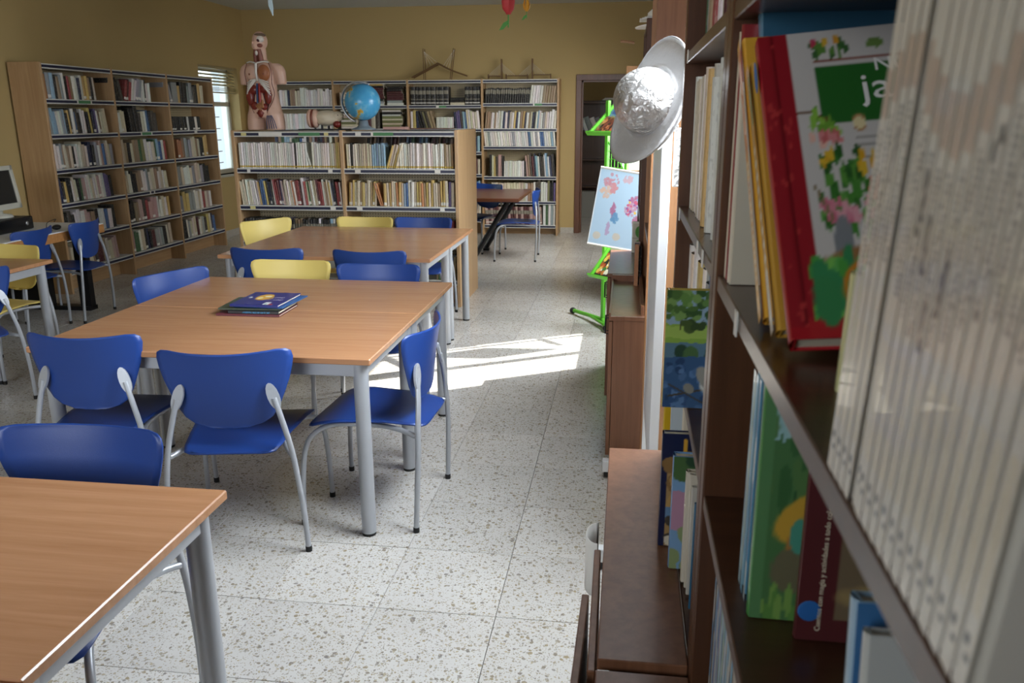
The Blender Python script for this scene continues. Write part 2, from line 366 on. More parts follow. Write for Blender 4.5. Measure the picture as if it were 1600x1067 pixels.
M_slat=mat('blind_slat','A79A74',.5)
MB().box((-.035,-.53,0),(.035,.53,.035),ch=.003).obj('head_rail',M_slat,vb)
sm=MB().box((-.03,-.53,-.002),(.03,.53,.002)).mesh('slat',M_slat)
for k in range(5): link('slat',sm,vb,(0,0,-.035-k*.042),(0,.45,0))
for k in range(5): link('slat',sm,vb,(0,0,-.235-k*.011),(0,.1,0))
MB().box((-.03,-.53,-.31),(.03,.53,-.295),ch=.003).obj('bottom_rail',M_slat,vb)
ow=struct(MB().box((XL-1.6,8.5,-.2),(XL-1.5,13.5,4)),'wall_outside',mat('white_render','D6DCE4',.8))
# right wall windows (frames and panes)
for n_,(a,b_,c,d) in enumerate(RW):
    w=thing('window_%d'%(n_+2),None,None); w['kind']='structure'; wx=XR+.16; f=MB()
    for p,q in (((wx,a,c),(wx+.05,a+.05,d)),((wx,b_-.05,c),(wx+.05,b_,d)),((wx,a,c),(wx+.05,b_,c+.05)),((wx,a,d-.05),(wx+.05,b_,d)),((wx,(a+b_)/2-.025,c),(wx+.05,(a+b_)/2+.025,d))): f.box(p,q)
    f.obj('window_frame',M_frame,w)
for n_,(a,b_,c,d) in ((0,RW[0]),(2,RW[2])):
    rb=MB().box((XR+.09,a,c),(XR+.10,b_,d)); rb.box((XR+.085,a,d-.05),(XR+.13,b_,d)); rb.obj('sun_block',M_white,[o for o in bpy.data.objects if o.name=='window_%d'%(n_+2)][0])  # unseen opaque panels added to keep the sun out of these two windows
w=thing('window_5',None,None); w['kind']='structure'; f=MB()  # unseen rear window, added to go with the fill lamp
for p,q in (((-4.2,YN-.1,1.2),(-4.15,YN-.05,2.6)),((-1.05,YN-.1,1.2),(-1.0,YN-.05,2.6)),((-2.62,YN-.1,1.2),(-2.57,YN-.05,2.6)),((-4.2,YN-.1,1.2),(-1,YN-.05,1.25)),((-4.2,YN-.1,2.55),(-1,YN-.05,2.6))): f.box(p,q)
f.obj('window_frame',M_frame,w)
# ================================================================ BOOKS
CC=dict(w='EAE6DC',c='D9CBAA',k='1A1A1E',n='1C2A55',b='2464A4',r='A82A2E',m='5E1C26',g='3C6E3E',o='C97B36',y='D9B64A',t='A98A62',p='C79C92',v='5B4A86',s='9AA0A3',d='4A4038',l='8DB8D2',e='87884C')
CN=dict(w='off-white',c='cream',k='black',n='navy',b='blue',r='red',m='maroon',g='green',o='orange',y='yellow',t='tan',p='pink',v='violet',s='grey',d='dark brown',l='light blue',e='olive')
def book_mesh(var):
    mb=MB()
    # unit book, spine at y=0 facing -y ; mats 0 cover 1 pages 2 label 3 accent
    e=.06
    ys=[0,.0] ; prof=[(0,.05),(0.15,.012),(.5,0),(.85,.012),(1,.05)]
    for (xa,ya),(xb,yb) in zip(prof,prof[1:]):
        zs=[0,1]
        if var==1: zs=[0,.05,.17,1]; mm=[0,2,0]
        elif var==2: zs=[0,.04,.10,1]; mm=[0,3,0]
        elif var==3: zs=[0,.10,.15,.30,.34,.60,.80,1]; mm=[0,2,0,3,0,3,0]
        elif var==4: zs=[0,.03,.30,1]; mm=[0,4,0]
        elif var==5: zs=[0,.62,.9,1]; mm=[0,3,0]
        else: mm=[0]
        for (za,zb),mi in zip(zip(zs,zs[1:]),mm): mb.add([(xa,ya,za),(xb,yb,za),(xb,yb,zb),(xa,ya,zb)],[(0,1,2,3)],mi,True)
    for x0,x1 in ((0,.07),(.93,1)): mb.box((x0,.05,0),(x1,1,1),0)
    mb.box((.07,.05,.02),(.93,.97,.98),1)
    return mb
acc=[mat('accent_yellow','C9AC45',.6),mat('accent_blue','2B62A0',.5),mat('accent_grey','8A8678',.6)]
UB={}
def ub(var,bm):
    if (var,bm.name) in UB: return UB[(var,bm.name)]
    ms=[bm,M_page,M_lab,{2:acc[0],3:acc[2],5:acc[2]}.get(var,acc[0]),acc[1]]
    UB[(var,bm.name)]=book_mesh(var).mesh('book',ms); return UB[(var,bm.name)]
NIND=[0]; FAR=[[],[]]
def ordn(n): return '%d%s'%(n,'th' if 10<=n%100<=20 else {1:'st',2:'nd',3:'rd'}.get(n%10,'th'))
def far_add(M,var,colr): FAR[0].append((M,var,colr))
def put_book(Mx,t,d,h,code,var,label,group,allow=True):
    """Mx: matrix at the book's lower left front corner"""
    c=lin(CC[code.lower()]); j=rng.uniform(.82,1.1); g_=sum(c)/3; c=tuple(min(1,(x*.72+g_*.28)*j*rng.uniform(.93,1.07)) for x in c)
    M=Mx@Matrix.Diagonal((t,d,h,1))
    if allow and NIND[0]<290:
        NIND[0]+=1
        o=link('book',ub(var,M_bk),None,label=label,cat='book',group=group); o.matrix_world=M; o.color=c+(1,)
        return o
    far_add(M,var,c)
KIND={'k':'hardback','m':'hardback','r':'hardback','n':'hardback','d':'hardback'}
def row(F,x0,x1,z,spec,h=(.2,.24),d=(.14,.19),lean=0,jl=1.5,var=0,varp=None,where='',group='',front=.02,flip=False,allow=True,top=.30):
    toks=[];i=0
    while i<len(spec):
        ch=spec[i]
        if ch=='<': toks.append(('lean',-1)); i+=1; continue
        if ch=='>': toks.append(('lean',1)); i+=1; continue
        if ch=='|': toks.append(('lean',0)); i+=1; continue
        toks.append(('b',ch)); i+=1
    wts=[];R=rng
    for k,ch in toks:
        if k=='b': wts.append(1.6 if ch=='_' else R.uniform(.75,1.3)*(1.5 if ch.isupper() else 1))
    tot=sum(wts); sc=(x1-x0)/tot; x=x0; L=math.radians(lean); wi=0; n=0
    total=sum(1 for k,ch in toks if k=='b' and ch!='_')
    for k,ch in toks:
        if k=='lean': L=math.radians(16*ch); continue
        t=wts[wi]*sc; wi+=1
        if ch=='_': x+=t; continue
        n+=1
        hh=R.uniform(*h)*(1.12 if ch.isupper() else 1); hh=min(hh,top); dd=min(R.uniform(*d),.24)
        if ch.isupper(): dd=min(dd*1.05,.2)
        a=L+math.radians(R.uniform(-jl,jl))*.5
        tt=t*math.cos(a)*.97
        v=var if R.rand()>.25 or varp is None else varp
        # lean about the front-back axis; positive leans towards +x
        if a>0: M=Matrix.Translation((x,front+R.uniform(0,.012),z+.001+tt*math.sin(a)))@Matrix.Rotation(a,4,'Y')
        else: M=Matrix.Translation((x,front+R.uniform(0,.012),z+.001))@Matrix.Rotation(a,4,'Y')
        lab='%s %s, %s from the left on %s'%(CN[ch.lower()],KIND.get(ch.lower(),'paperback'),ordn(n),where)
        if flip: M=Matrix.Translation((x+tt,front,z+.001))@Matrix.Rotation(PI,4,'Z')
        put_book(F@M,tt,dd,hh,ch,v,lab,group,allow)
        x+=t
def stack(F,x,z,spec,w=.24,where='',group='',allow=False,front=.03):
    zz=z+.001
    for n,ch in enumerate(spec):
        t=rng.uniform(.022,.036)*(1.4 if ch.isupper() else 1); ww=w*rng.uniform(.85,1)
        # lying flat, spine forwards: book's x axis up, its z axis to the right
        M=Matrix(((0,0,1,x),(0,1,0,front),(-1,0,0,zz+t),(0,0,0,1)))
        put_book(F@M,t,.17,ww,ch,0,'%s book lying flat, %s up from the bottom of %s'%(CN[ch.lower()],ordn(n+1),where),group,allow); zz+=t
# ================================================================ BOOKCASES
def strip_labels(mb_l,mb_g,mb_y,x0,x1,z,rnd):
    pass
def beech_case(name,label,F,bays,tops,depth,z_top,zs_list,strips,double=False,rear_depth=0,bottom_plinth=True):
    """bays: x positions of upright centres; zs_list[b] = shelf top heights for bay b"""
    root=link(name,None,None,label=label,cat='bookcase'); root.matrix_world=F
    D=depth+rear_depth; th=.028
    for i,x in enumerate(bays):
        xa=x-th/2
        MB().box((xa,0,0),(xa+th,D,z_top),ch=.002).obj('side_panel',M_beech,root)
    for b in range(len(bays)-1):
        xa=bays[b]+th/2; xb=bays[b+1]-th/2
        for si,z in enumerate([z_top-.012]+zs_list[b]):
            full=(si==0)
            o=MB().box((xa,.022,z-.022),(xb,(D if full else depth-.015),z-.001)).obj('shelf',M_white if not full else M_white,root)
            zc=z-.020
            mb=MB(); mb.box((xa,.004,zc-.021),(xb,.022,zc+.021)); mb.obj('edge_strip',M_strip,o)
            mb=MB(); mb.box((xa+.004,.001,zc-.011),(xb-.004,.0045,zc+.011)); mb.obj('navy_band',M_navy,o)
            for (bb,ss,u0,u1,m) in strips:
                if bb==b and ss==si: MB().box((xa+u0*(xb-xa),-.001,zc-.013),(xa+u1*(xb-xa),.0012,zc+.013)).obj('label_holder',m,o)
        yb=depth-.012
        if double:
            MB().box((xa,yb,0.02),(xb,yb+.012,zs_list[b][0]-.02)).obj('back_panel',M_peg,root)
            for z in zs_list[b]:
                MB().box((xa,yb+.012,z-.022),(xb,D-.01,z-.001)).obj('shelf',M_white,root)
            MB().box((xa,.17,0),(xb,.185,zs_list[b][-1]-.022)).obj('plinth',M_beechx,root)
        else:
            MB().box((xa,yb,0.02),(xb,yb+.012,z_top-.03)).obj('back_panel',M_peg,root)
            MB().box((xa,.17,0),(xb,.185,zs_list[b][-1]-.022)).obj('plinth',M_beechx,root)
    return root
# ---- right-hand dark bookcase (front plane x=.124, shelves at these heights)
FR=lambda y,x=.124: Matrix.Translation((x,y,0))@Matrix.Rotation(-PI/2,4,'Z')   # local x -> -y, local y -> +x
DZS=[.731,1.055,1.379,1.723,2.05]
def dark_bay(name,label,y_near,y_far,ztop,zs,depth=.29,x=.124,back=True,m=None,msh=None,low=None):
    m=m or M_dark; msh=msh or M_darkx
    L=y_far-y_near; root=thing(name,label,'bookcase',(x,y_far,0),-PI/2)
    for xa in (0,L-.036): MB().box((xa,0,0),(xa+.036,depth,ztop),ch=.002).obj('upright',m,root)
    for z in zs+[ztop]: MB().box((.036,.002,z-.022),(L-.036,depth-.01,z),ch=.0015).obj('shelf',msh,root)
    if back: MB().box((.036,depth-.01,0),(L-.036,depth,ztop)).obj('back_panel',m,root)
    return root
near=dark_bay('dark_bookcase','dark wood bookcase nearest the camera holding white magazines and the red garden book','' or .12,1.152,2.4,DZS)
bay1=dark_bay('dark_bookcase','dark wood bookcase behind the nearest one, with cupboard base jutting out',1.156,2.05,2.4,DZS)
# label clips of white tape on the shelf edges
tp=MB().box((0,-.0015,-.026),(.014,0,.002)); tp_me=tp.mesh('tape_clip',M_lab)
for root,L0,zz in ((near,.25,1.379),(bay1,.10,1.379),(bay1,.62,1.379),(bay1,.12,1.723),(bay1,.72,1.379),(near,.58,1.055)):
    link('tape_clip',tp_me,root,(L0,0,zz),(0,0,.04))
# cupboard base protruding under bay1, and its neighbour nearer with an open door
def cupboard(name,label,y0,y1,z=.735,x0=-.03,x1=.1235,m=None,door=True,x_tilt=.0):
    root=thing(name,label,'cupboard',(0,0,0)); m=m or M_cab
    MB().box((x0,y0,z-.022),(x1,y1,z),ch=.002).obj('top_board',m,root)
    MB().box((x0+.02,y0+.002,.06),(x1,y0+.02,z-.022)).obj('side_panel',m,root); MB().box((x0+.02,y1-.02,.06),(x1,y1-.002,z-.022)).obj('side_panel',m,root)
    MB().box((x0+.045,y0+.01,0),(x1,y1-.01,.06)).obj('plinth',M_dark,root)
    MB().box((x0+.04,y0+.02,.06),(x1,y1-.02,.08)).obj('bottom_board',m,root)
    if door:
        n=2; w_=(y1-y0)/n
        for k in range(n):
            d=MB().box((x0,y0+k*w_+.003,.065),(x0+.018,y0+(k+1)*w_-.003,z-.025),ch=.002).obj('door',m,root)
            MB().tube([(x0-.001,y0+w_+(.03 if k else -.03),.55),(x0-.022,y0+w_+(.03 if k else -.03),.55),(x0-.022,y0+w_+(.03 if k else -.03),.63),(x0-.001,y0+w_+(.03 if k else -.03),.63)],.004,6).obj('handle',M_blackm,d)
    return root
cupboard('base_cupboard','brown cupboard base jutting out below the second dark bookcase, books on top',1.158,2.05,x0=-.022,door=False)
oc=[o for o in bpy.data.objects if o.name.startswith('base_cupboard')][0]
# two door leaves standing ajar
def door_leaf(x_h,y_h,ang,w_,z1):
    d=MB().box((-.007,-w_,.07),(.007,0,z1),ch=.002).obj('door',M_cab,oc,loc=(x_h,y_h,0),rot=(0,0,ang))
    MB().tube(catmull([(-.010,-w_+.04,.50),(-.032,-w_+.035,.515),(-.034,-w_+.04,.55),(-.032,-w_+.035,.585),(-.010,-w_+.04,.60)],3),.0045,6).obj('handle',M_blackm,d)
door_leaf(-.035,1.572,.008,.40,.70); door_leaf(-.052,1.40,-.02,.42,.70)
cupboard('base_cupboard','brown cupboard base beneath the nearest dark bookcase, low at the right edge',.14,1.145,x0=-.024,door=True,z=.725)
# further units along the right wall
cb2=cupboard('low_cabinet','brown low cabinet with plain side behind the white board',3.57,4.40,z=.731,x0=-.058,x1=.10)
cupboard('low_cabinet','brown low cabinet farther back with a bare top below the world map',4.42,5.25,z=.765,x0=-.085,x1=.12)
# raised rim around the first top
rm=MB(); rm.box((-.058,3.57,.731),(-.05,4.40,.745)); rm.box((.082,3.60,.731),(.098,4.40,.775)); rm.box((-.058,4.38,.731),(.098,4.40,.765)); rm.obj('rim',M_cab,cb2)
t1=dark_bay('tall_bookcase','tall brown bookcase with light side panel behind the silver hat',3.60,4.40,2.25,[1.05,1.45,1.85],x=.10,depth=.34,m=M_light)
t2=dark_bay('tall_bookcase','tall dark brown bookcase farther back, white hat on top',4.42,5.25,2.06,[1.05,1.45,1.80],x=.075,depth=.36)
# brown upper side panel of the first tall unit (the photo shows it darker at the top)
MB().box((.812,-.0,1.60),(.8165,.34,2.25)).obj('dark_side_board',M_cab,t1)
# light wood shelving at the far end on the right
dark_bay('light_bookcase','light wood narrow bookcase beside the doorway behind the green rack',7.0,7.8,1.98,[.4,.8,1.2,1.6],x=-.03,depth=.4,m=M_light,msh=M_light)
# ---- beech cases
FL=Matrix.Translation((-5.09,0,0))@Matrix.Rotation(PI/2,4,'Z')
LB=[6.895,7.92,8.93,9.96]; ZL=[1.755,1.448,1.14,.832,.525,.215]
G,Yl,Wl,Bl=M_labg,M_laby,M_lab,M_labb
beech_case('beech_bookcase','tall beech bookcase of three bays along the left wall',FL,LB,None,.31,2.065,[ZL]*3,
  [(0,1,.42,.44,Wl),(0,1,.44,.62,G),(0,1,.62,.64,Wl),(1,2,.38,.40,Wl),(1,2,.40,.58,G),(1,2,.58,.60,Wl),(2,2,.48,.54,Wl),(1,4,.42,.44,Wl),(1,4,.5,.52,Wl),(2,5,.45,.47,Wl)])
FM=Matrix.Translation((0,6.79,0)); MBx=[-3.33,-2.375,-1.395]; ZM=[1.170,.857,.545,.232]
beech_case('low_beech_bookcase','waist high double sided beech bookcase carrying the torso and globe',FM,MBx,None,.40,1.485,[ZM]*2,
  [(0,0,.07,.12,Yl),(0,0,.24,.46,Wl),(0,0,.62,.82,G),(0,0,.86,.90,Yl),(0,1,.10,.13,Wl),(0,1,.88,.92,Wl),(0,2,.10,.15,Yl),(0,2,.88,.93,Wl),
   (1,0,.12,.17,Wl),(1,0,.28,.46,G),(1,0,.26,.28,Wl),(1,1,.10,.15,Wl),(1,1,.82,.87,Wl),(1,2,.10,.15,Wl),(1,2,.86,.9,Wl)],double=True,rear_depth=.44)
FB=Matrix.Translation((0,11.32,0)); BX=[-5.07,-4.035,-2.985,-1.96,-.935]
ZB=[1.745,1.435,1.13,.83,.52,.21]
beech_case('beech_bookcase','tall beech bookcase of four bays against the back wall',FB,BX,None,.30,2.08,
  [ZB,ZB,ZB,[1.765,1.437,1.203,.80,.465,.14]],[(0,0,.28,.31,Wl),(2,1,.38,.42,Wl),(2,1,.42,.52,G),(3,1,.68,.70,Wl),(3,1,.70,.80,G)])
# ================================================================ CHAIRS
def chair_parts(plastic,name,label):
    root=thing(name,label,'chair')
    prof=[(0,.02),(.01,.075),(.06,.13),(.14,.165),(.28,.193),(.45,.215),(.62,.235),(.78,.249),(.88,.254),(.95,.249),(.985,.232),(1.0,.20)]
    n=21; vs=[];fs=[]
    for i,(v,hw) in enumerate(prof):
        for k in range(n):
            u=-1+2*k/(n-1); x=u*hw*.958
            z=.495+v*.295
            if v>.7: z+= .012*((x/.25)**2)*(v-.7)/.3*1.2-.004*(v-.7)/.3
            y=-.225-.05*(v**1.2)+1.2*x*x*(.5+.5*v)
            vs.append((x,y,z))
    for i in range(len(prof)-1):
        for k in range(n-1): a=i*n+k; fs.append((a,a+1,a+n+1,a+n))
    def solid(name,vs,fs,th,m,parent):
        me=bpy.data.meshes.new(name); me.from_pydata(vs,[],fs); bm=bmesh.new(); bm.from_mesh(me)
        bmesh.ops.recalc_face_normals(bm,faces=bm.faces); bmesh.ops.solidify(bm,geom=bm.faces[:],thickness=th)
        bmesh.ops.recalc_face_normals(bm,faces=bm.faces)
        be=[e for e in bm.edges if len(e.link_faces)==2 and e.calc_face_angle(0)>1.0]
        bmesh.ops.bevel(bm,geom=be,offset=.0028,segments=2,affect='EDGES')
        for f in bm.faces: f.smooth=True
        bm.to_mesh(me); bm.free(); me.materials.append(m); return link(name,me,parent)
    back=solid('backrest',vs,fs,.009,plastic,root)
    # seat
    sp=[(-.262,.11),(-.258,.145),(-.245,.165),(-.20,.178),(-.10,.190),(0,.205),(.08,.217),(.15,.228),(.19,.226),(.208,.21),(.216,.17)]
    vs=[];fs=[]
    for i,(y,hw) in enumerate(sp):
        for k in range(n):
            u=-1+2*k/(n-1); x=u*hw
            z=.436-.012*(1-(u*u))*math.exp(-((y+.03)/.12)**2)
            if y>.10: z-=.9*(y-.10)**1.6*1.0
            if y<-.14: z-=.16*(-.14-y)
            vs.append((x,y,z))
    for i in range(len(sp)-1):
        for k in range(n-1): a=i*n+k; fs.append((a,a+1,a+n+1,a+n))
    solid('seat',vs,fs,.009,plastic,root)
    for s in (-1,1):
        rear=catmull([(s*.255,-.235,.012),(s*.25,-.242,.16),(s*.238,-.247,.30),(s*.222,-.246,.42),(s*.196,-.243,.53),(s*.172,-.236,.615)],5)
        lg=MB().tube(rear,.0108,10).obj('leg',M_silver,root)
        MB().tube([(s*.255,-.235,0),(s*.255,-.235,.022)],.0125,10).obj('foot_cap',M_black,lg)
        front=catmull([(s*.265,.228,.012),(s*.262,.226,.15),(s*.252,.214,.30),(s*.232,.185,.375),(s*.195,.12,.408),(s*.165,.02,.408),(s*.165,-.10,.404),(s*.195,-.19,.398),(s*.224,-.240,.392)],5)
        lg=MB().tube(front,.0108,10).obj('leg',M_silver,root)
        MB().tube([(s*.265,.228,0),(s*.265,.228,.022)],.0125,10).obj('foot_cap',M_black,lg)
        # bracket plate behind the backrest with two screws
        th=math.atan2(.95*2*.17*.7,1)
        mb=MB(); M=Matrix.Translation((s*.170,-.2360,.620))@Matrix.Rotation(s*th,4,'Z')@Matrix.Rotation(-.16,4,'X')
        pts=[(.021*math.cos(q)+0,.052*math.sin(q)) for q in [2*PI*k/16 for k in range(16)]]
        ca,sa=math.cos(s*.30),math.sin(s*.30); pts=[(x*ca-z*sa,x*sa+z*ca) for x,z in pts]
        mb.poly(pts,-.004,.006,0,M)
        for zz in (-.032,.032):
            mb.lathe([(0,-.003),(.005,-.003),(.005,0)],8,0,M@Matrix.Translation((-s*zz*.30,-.005,zz))@Matrix.Rotation(PI/2,4,'X'))
        mb.obj('bracket',M_silver,root)
    MB().tube([(-.165,.02,.408),(.165,.02,.408)],.009,8).obj('crossbar',M_silver,root)
    return root
CH={}
def chair(x,y,deg,kind,label):
    if kind not in CH:
        CH[kind]=chair_parts(M_blue if kind=='b' else M_yellow,'chair',label); o=CH[kind]
    else: o=copy_tree(CH[kind])
    o.location=(x,y,0); o.rotation_euler=(0,0,math.radians(deg)); o['label']=label; o['group']='moulded school chairs around the tables'
    return o
chair(-1.44,2.85,10,'b','blue chair with its back to us, centre front of the main table')
cf=chair(-2.03,2.955,3,'b','blue chair with its back to us at the front left of the main table'); cf.scale=(.95,1,1.015)
chair(-1.005,3.12,88,'b','blue chair at the right end of the main table, seen side on')
chair(-1.41,1.64,181,'b','blue chair facing us behind the nearest table, lower left corner')
chair(-1.90,4.25,180,'y','yellow chair tucked in at the far side of the main table')
chair(-1.355,4.18,181,'b','blue chair tucked in at the far side of main table, right of the yellow one')
chair(-2.20,3.95,-112,'b','blue chair at the left end of the main table')
chair(-2.26,5.12,2,'b','blue chair, left of the two on the near side of the second table')
chair(-1.565,5.10,-2,'b','blue chair, right of the two on the near side of the second table')
chair(-2.13,6.36,180,'y','yellow chair behind the second table before the low bookcase')
chair(-1.64,6.38,180,'b','blue chair behind the second table, right of the yellow chair')
chair(-2.70,6.20,-122,'y','yellow chair turned sideways at the left end of the second table')
chair(-4.53,6.08,98,'b','blue chair turned side on at the front corner of the computer desk')
chair(-4.60,5.58,93,'b','blue chair at the computer desk, half behind the left yellow chair')
chair(-4.00,4.62,172,'y','yellow chair behind the table at the left edge')
chair(-3.72,4.02,62,'b','blue chair cut off by the left edge of the picture')
chair(-4.2,3.72,100,'y','yellow chair under the table at the left edge, only its seat showing')
chair(-1.24,9.40,92,'b','blue chair at the dark brown table, in front of the back bookcase')
chair(-1.80,9.95,150,'b','blue chair behind the dark brown table, partly hidden by low bookcase')
# ================================================================ TABLES
def table(x0,x1,y0,y1,label,z=.735,group='beech school tables'):
    w=x1-x0;d=y1-y0; r=thing('table',label,'table',((x0+x1)/2,(y0+y1)/2,0),0,group)
    MB().box((-w/2,-d/2,z-.024),(w/2,d/2,z),ch=.003).obj('tabletop',M_table,r)
    ap=.055; i=.035
    for a,b_ in (((-w/2+i,-d/2+i,z-.024-ap),(w/2-i,-d/2+i+.022,z-.024)),((-w/2+i,d/2-i-.022,z-.024-ap),(w/2-i,d/2-i,z-.024)),((-w/2+i,-d/2+i,z-.024-ap),(-w/2+i+.022,d/2-i,z-.024)),((w/2-i-.022,-d/2+i,z-.024-ap),(w/2-i,d/2-i,z-.024))):
        MB().box(a,b_,ch=.002).obj('apron',M_silver,r)
    for sx in (-1,1):
        for sy in (-1,1):
            px,py=sx*(w/2-.055),sy*(d/2-.055)
            l=MB().tube([(px,py,.012),(px,py,z-.03),(px,py,z-.024)],[.0285,.0285,.0285],20).obj('leg',M_silver,r)
            MB().tube([(px,py,0),(px,py,.014)],.0275,16).obj('foot_cap',M_black,l)
    return r
table(-2.28,-.905,2.765,3.495,'beech table, front half of the main table pair, books lying on its far edge')
table(-2.28,-.905,3.500,4.225,'beech table, rear half of the main table pair')
table(-2.60,-1.195,4.94,5.67,'beech table, front half of the second table pair')
table(-2.60,-1.195,5.675,6.40,'beech table, rear half of the second pair next to the low bookcase')
table(-2.32,-.915,.985,1.675,'beech table closest to us at the lower left')
table(-2.32,-.915,.28,.980,'beech table at the bottom left corner, only its edge showing')
table(-4.95,-3.55,3.93,4.66,'beech table at the left edge between the yellow chairs')
# dark brown table at the back with slanted black legs
bt=thing('table','dark brown table with black slanted legs before the back bookcase','table',(-1.85,9.5,0))
MB().box((-.72,-.62,.695),(.70,.62,.735),ch=.004).obj('tabletop',M_brown,bt)
for s in (-1,1):
    l=MB().tube([(s*.56,-.45,.69),(s*.15,-.45,.02)],.028,4).obj('leg',M_blackm,bt); MB().tube([(s*.56,.45,.69),(s*.15,.45,.02)],.028,4).obj('leg',M_blackm,bt)
MB().box((-.2,-.5,0),(.2,-.40,.03)).obj('foot',M_blackm,bt); MB().box((-.2,.40,0),(.2,.5,.03)).obj('foot',M_blackm,bt)
# computer desk
dk=thing('desk','computer desk with white top and brown edge beside the left bookcase','desk',(-4.86,5.6,0))
MB().box((-.52,-.95,.706),(.50,.80,.735),ch=.002).obj('desktop',M_white,dk)
MB().box((.482,-.95,.66),(.502,.80,.728)).obj('front_edge',M_tabedge,dk)
MB().box((-.45,.66,.04),(.02,.72,.70)).obj('leg',M_blackm,dk)
MB().box((.26,.70,.03),(.36,.76,.70)).obj('leg',M_blackm,dk)
MB().box((-.40,.68,0),(.36,.78,.035)).obj('foot',M_blackm,dk)
MB().box((-.40,-.9,0),(.36,-.8,.70)).obj('leg',M_blackm,dk)
pc=thing('desktop_computer','flat black desktop computer under the monitor on the desk','computer',(-4.86,5.80,.736),math.radians(5))
MB().box((-.20,-.22,0),(.16,.22,.10),ch=.004).obj('case',M_blackm,pc)
MB().box((.16,-.21,.006),(.168,.21,.094),ch=.002).obj('front_panel',mat('black_gloss','101114',.25),pc)
MB().lathe([(0,0),(.016,0),(.016,.004),(0,.004)],16,0,Matrix.Translation((.168,.13,.05))@Matrix.Rotation(PI/2,4,'Y')).obj('power_button',M_alu,pc)
mo=thing('monitor','cream framed computer monitor with dark screen on the black computer','monitor',(-4.88,5.86,.837),math.radians(6))
M_cream=mat('cream_plastic','BDBBAE',.5)
MB().lathe([(0,0),(.11,0),(.10,.02),(.04,.03),(.04,.07),(0,.07)],20).obj('stand',M_cream,mo)
Mm=Matrix.Translation((0,0,.05))@Matrix.Rotation(-.12,4,'Y')
mb=MB(); 
for a,b_ in (((.05,-.21,0),(.08,.21,.045)),((.05,-.21,.30),(.08,.21,.335)),((.05,-.21,0),(.08,-.175,.335)),((.05,.175,0),(.08,.21,.335)),((-.03,-.2,.005),(.05,.2,.33)),((-.16,-.12,.05),(-.03,.12,.27))): mb.box(a,b_,0,Mm,ch=.003)
mb.obj('housing',M_cream,mo); MB().box((.05,-.176,.044),(.068,.176,.301),0,Mm).obj('screen',mat('dark_screen','0E0F11',.2),mo)
MB().tube(catmull([(-4.60,6.02,.745),(-4.66,6.12,.77),(-4.72,6.30,.775),(-4.78,6.36,.745)],5),.003,6).obj('cable',M_black,label='thin black cable lying on the white computer desk',cat='cable')
ms=MB(); ms.ball((0,0,.012),(.032,.055,.02),12,8); ms.obj('mouse',M_black,loc=(-4.48,5.98,.741),rot=(0,0,.4),label='black computer mouse on the white desk',cat='mouse')
MB().box((-.05,-.09,0),(.05,.09,.004)).obj('keyboard_mat',M_blackm,loc=(-4.50,5.80,.7361),label='small dark mat on the desk beside the computer',cat='mat')
# ================================================================ BOOKS ON THE MAIN TABLE
def lying_book(x,y,z,w,d,t,rz,cov,label,fn=None,spine='y-'):
    r=thing('book',label,'book',(x,y,z),rz,'books piled on the main table')
    m=mat('cover_'+cov,cov,.35)
    mb=MB(); mb.box((0,0,0),(w,d,.0025),ch=.0008); mb.box((0,0,t-.0025),(w,d,t),ch=.0008); mb.box((0,0,.002),(w,.003,t-.002)); mb.obj('cover',m,r)
    MB().box((.004,.003,.0025),(w-.004,d-.004,t-.0025)).obj('pages',M_page,r)
    if fn: canvas('front_print',w-.002,d-.002,70,60,fn,r,Matrix.Translation((.001,.001,t+.0004))@Matrix.Rotation(-PI/2,4,'X'))
    return r
def cov_top(U,V):
    p=Pic(U,V,'1F2A74'); p.ell(.42,.60,.17,.24,'D9A53A',0,.05); p.ell(.36,.52,.055,.08,'EFE2B4'); p.ell(.47,.66,.075,.06,'EFE2B4'); p.ell(.14,.55,.03,.05,'DDE3EE')
    p.line([(.58,.40),(.62,.5),(.60,.62)],.012,'D9A53A')
    for a,b_ in ((.66,.80),(.72,.62)):
        for k in range(9): p.line([(a+k*.022,b_-.25+(k%3)*.02),(a+k*.022+.012,b_-.20+(k%2)*.03)],.008,'C9C4DA')
    p.rect(.66,.78,.02,.22,'E4E6E4'); p.rect(.78,.86,.02,.10,'A3282F'); p.ell(.71,.09,.02,.04,'63A88C'); return p.C
lying_book(-1.795,3.345,.7355,.295,.225,.010,.02,'5B1F2B','maroon edged thin book at the bottom of the pile on the main table')
lying_book(-1.74,3.352,.746,.235,.225,.013,.015,'15171C','black book with blue spine lettering in the pile on the main table')
r=[o for o in bpy.data.objects if o.name=='book.001'][0]
bl=[o for o in bpy.data.objects if o.get('label','').startswith('black book with blue spine')][0]
text('spine_lettering','\u00bfDE QUI\u00c9N ES ESTE TRASERO?',.0095,mat('cyan_ink','4AA3D8',.5),bl,Matrix.Translation((.195,-.0006,.0100))@Matrix.Rotation(PI/2,4,'X')@Matrix.Rotation(PI,4,'Z'))
lying_book(-1.79,3.36,.7595,.285,.235,.008,.05,'3B4534','olive green book with a pale label, middle of the pile')
lying_book(-1.728,3.385,.768,.235,.265,.006,-.06,'2C5B93','mid blue book just below the top one of the pile')
lying_book(-1.735,3.365,.7745,.225,.265,.011,-.01,'1F2A74','dark blue book with yellow oval picture on top of the pile',cov_top)
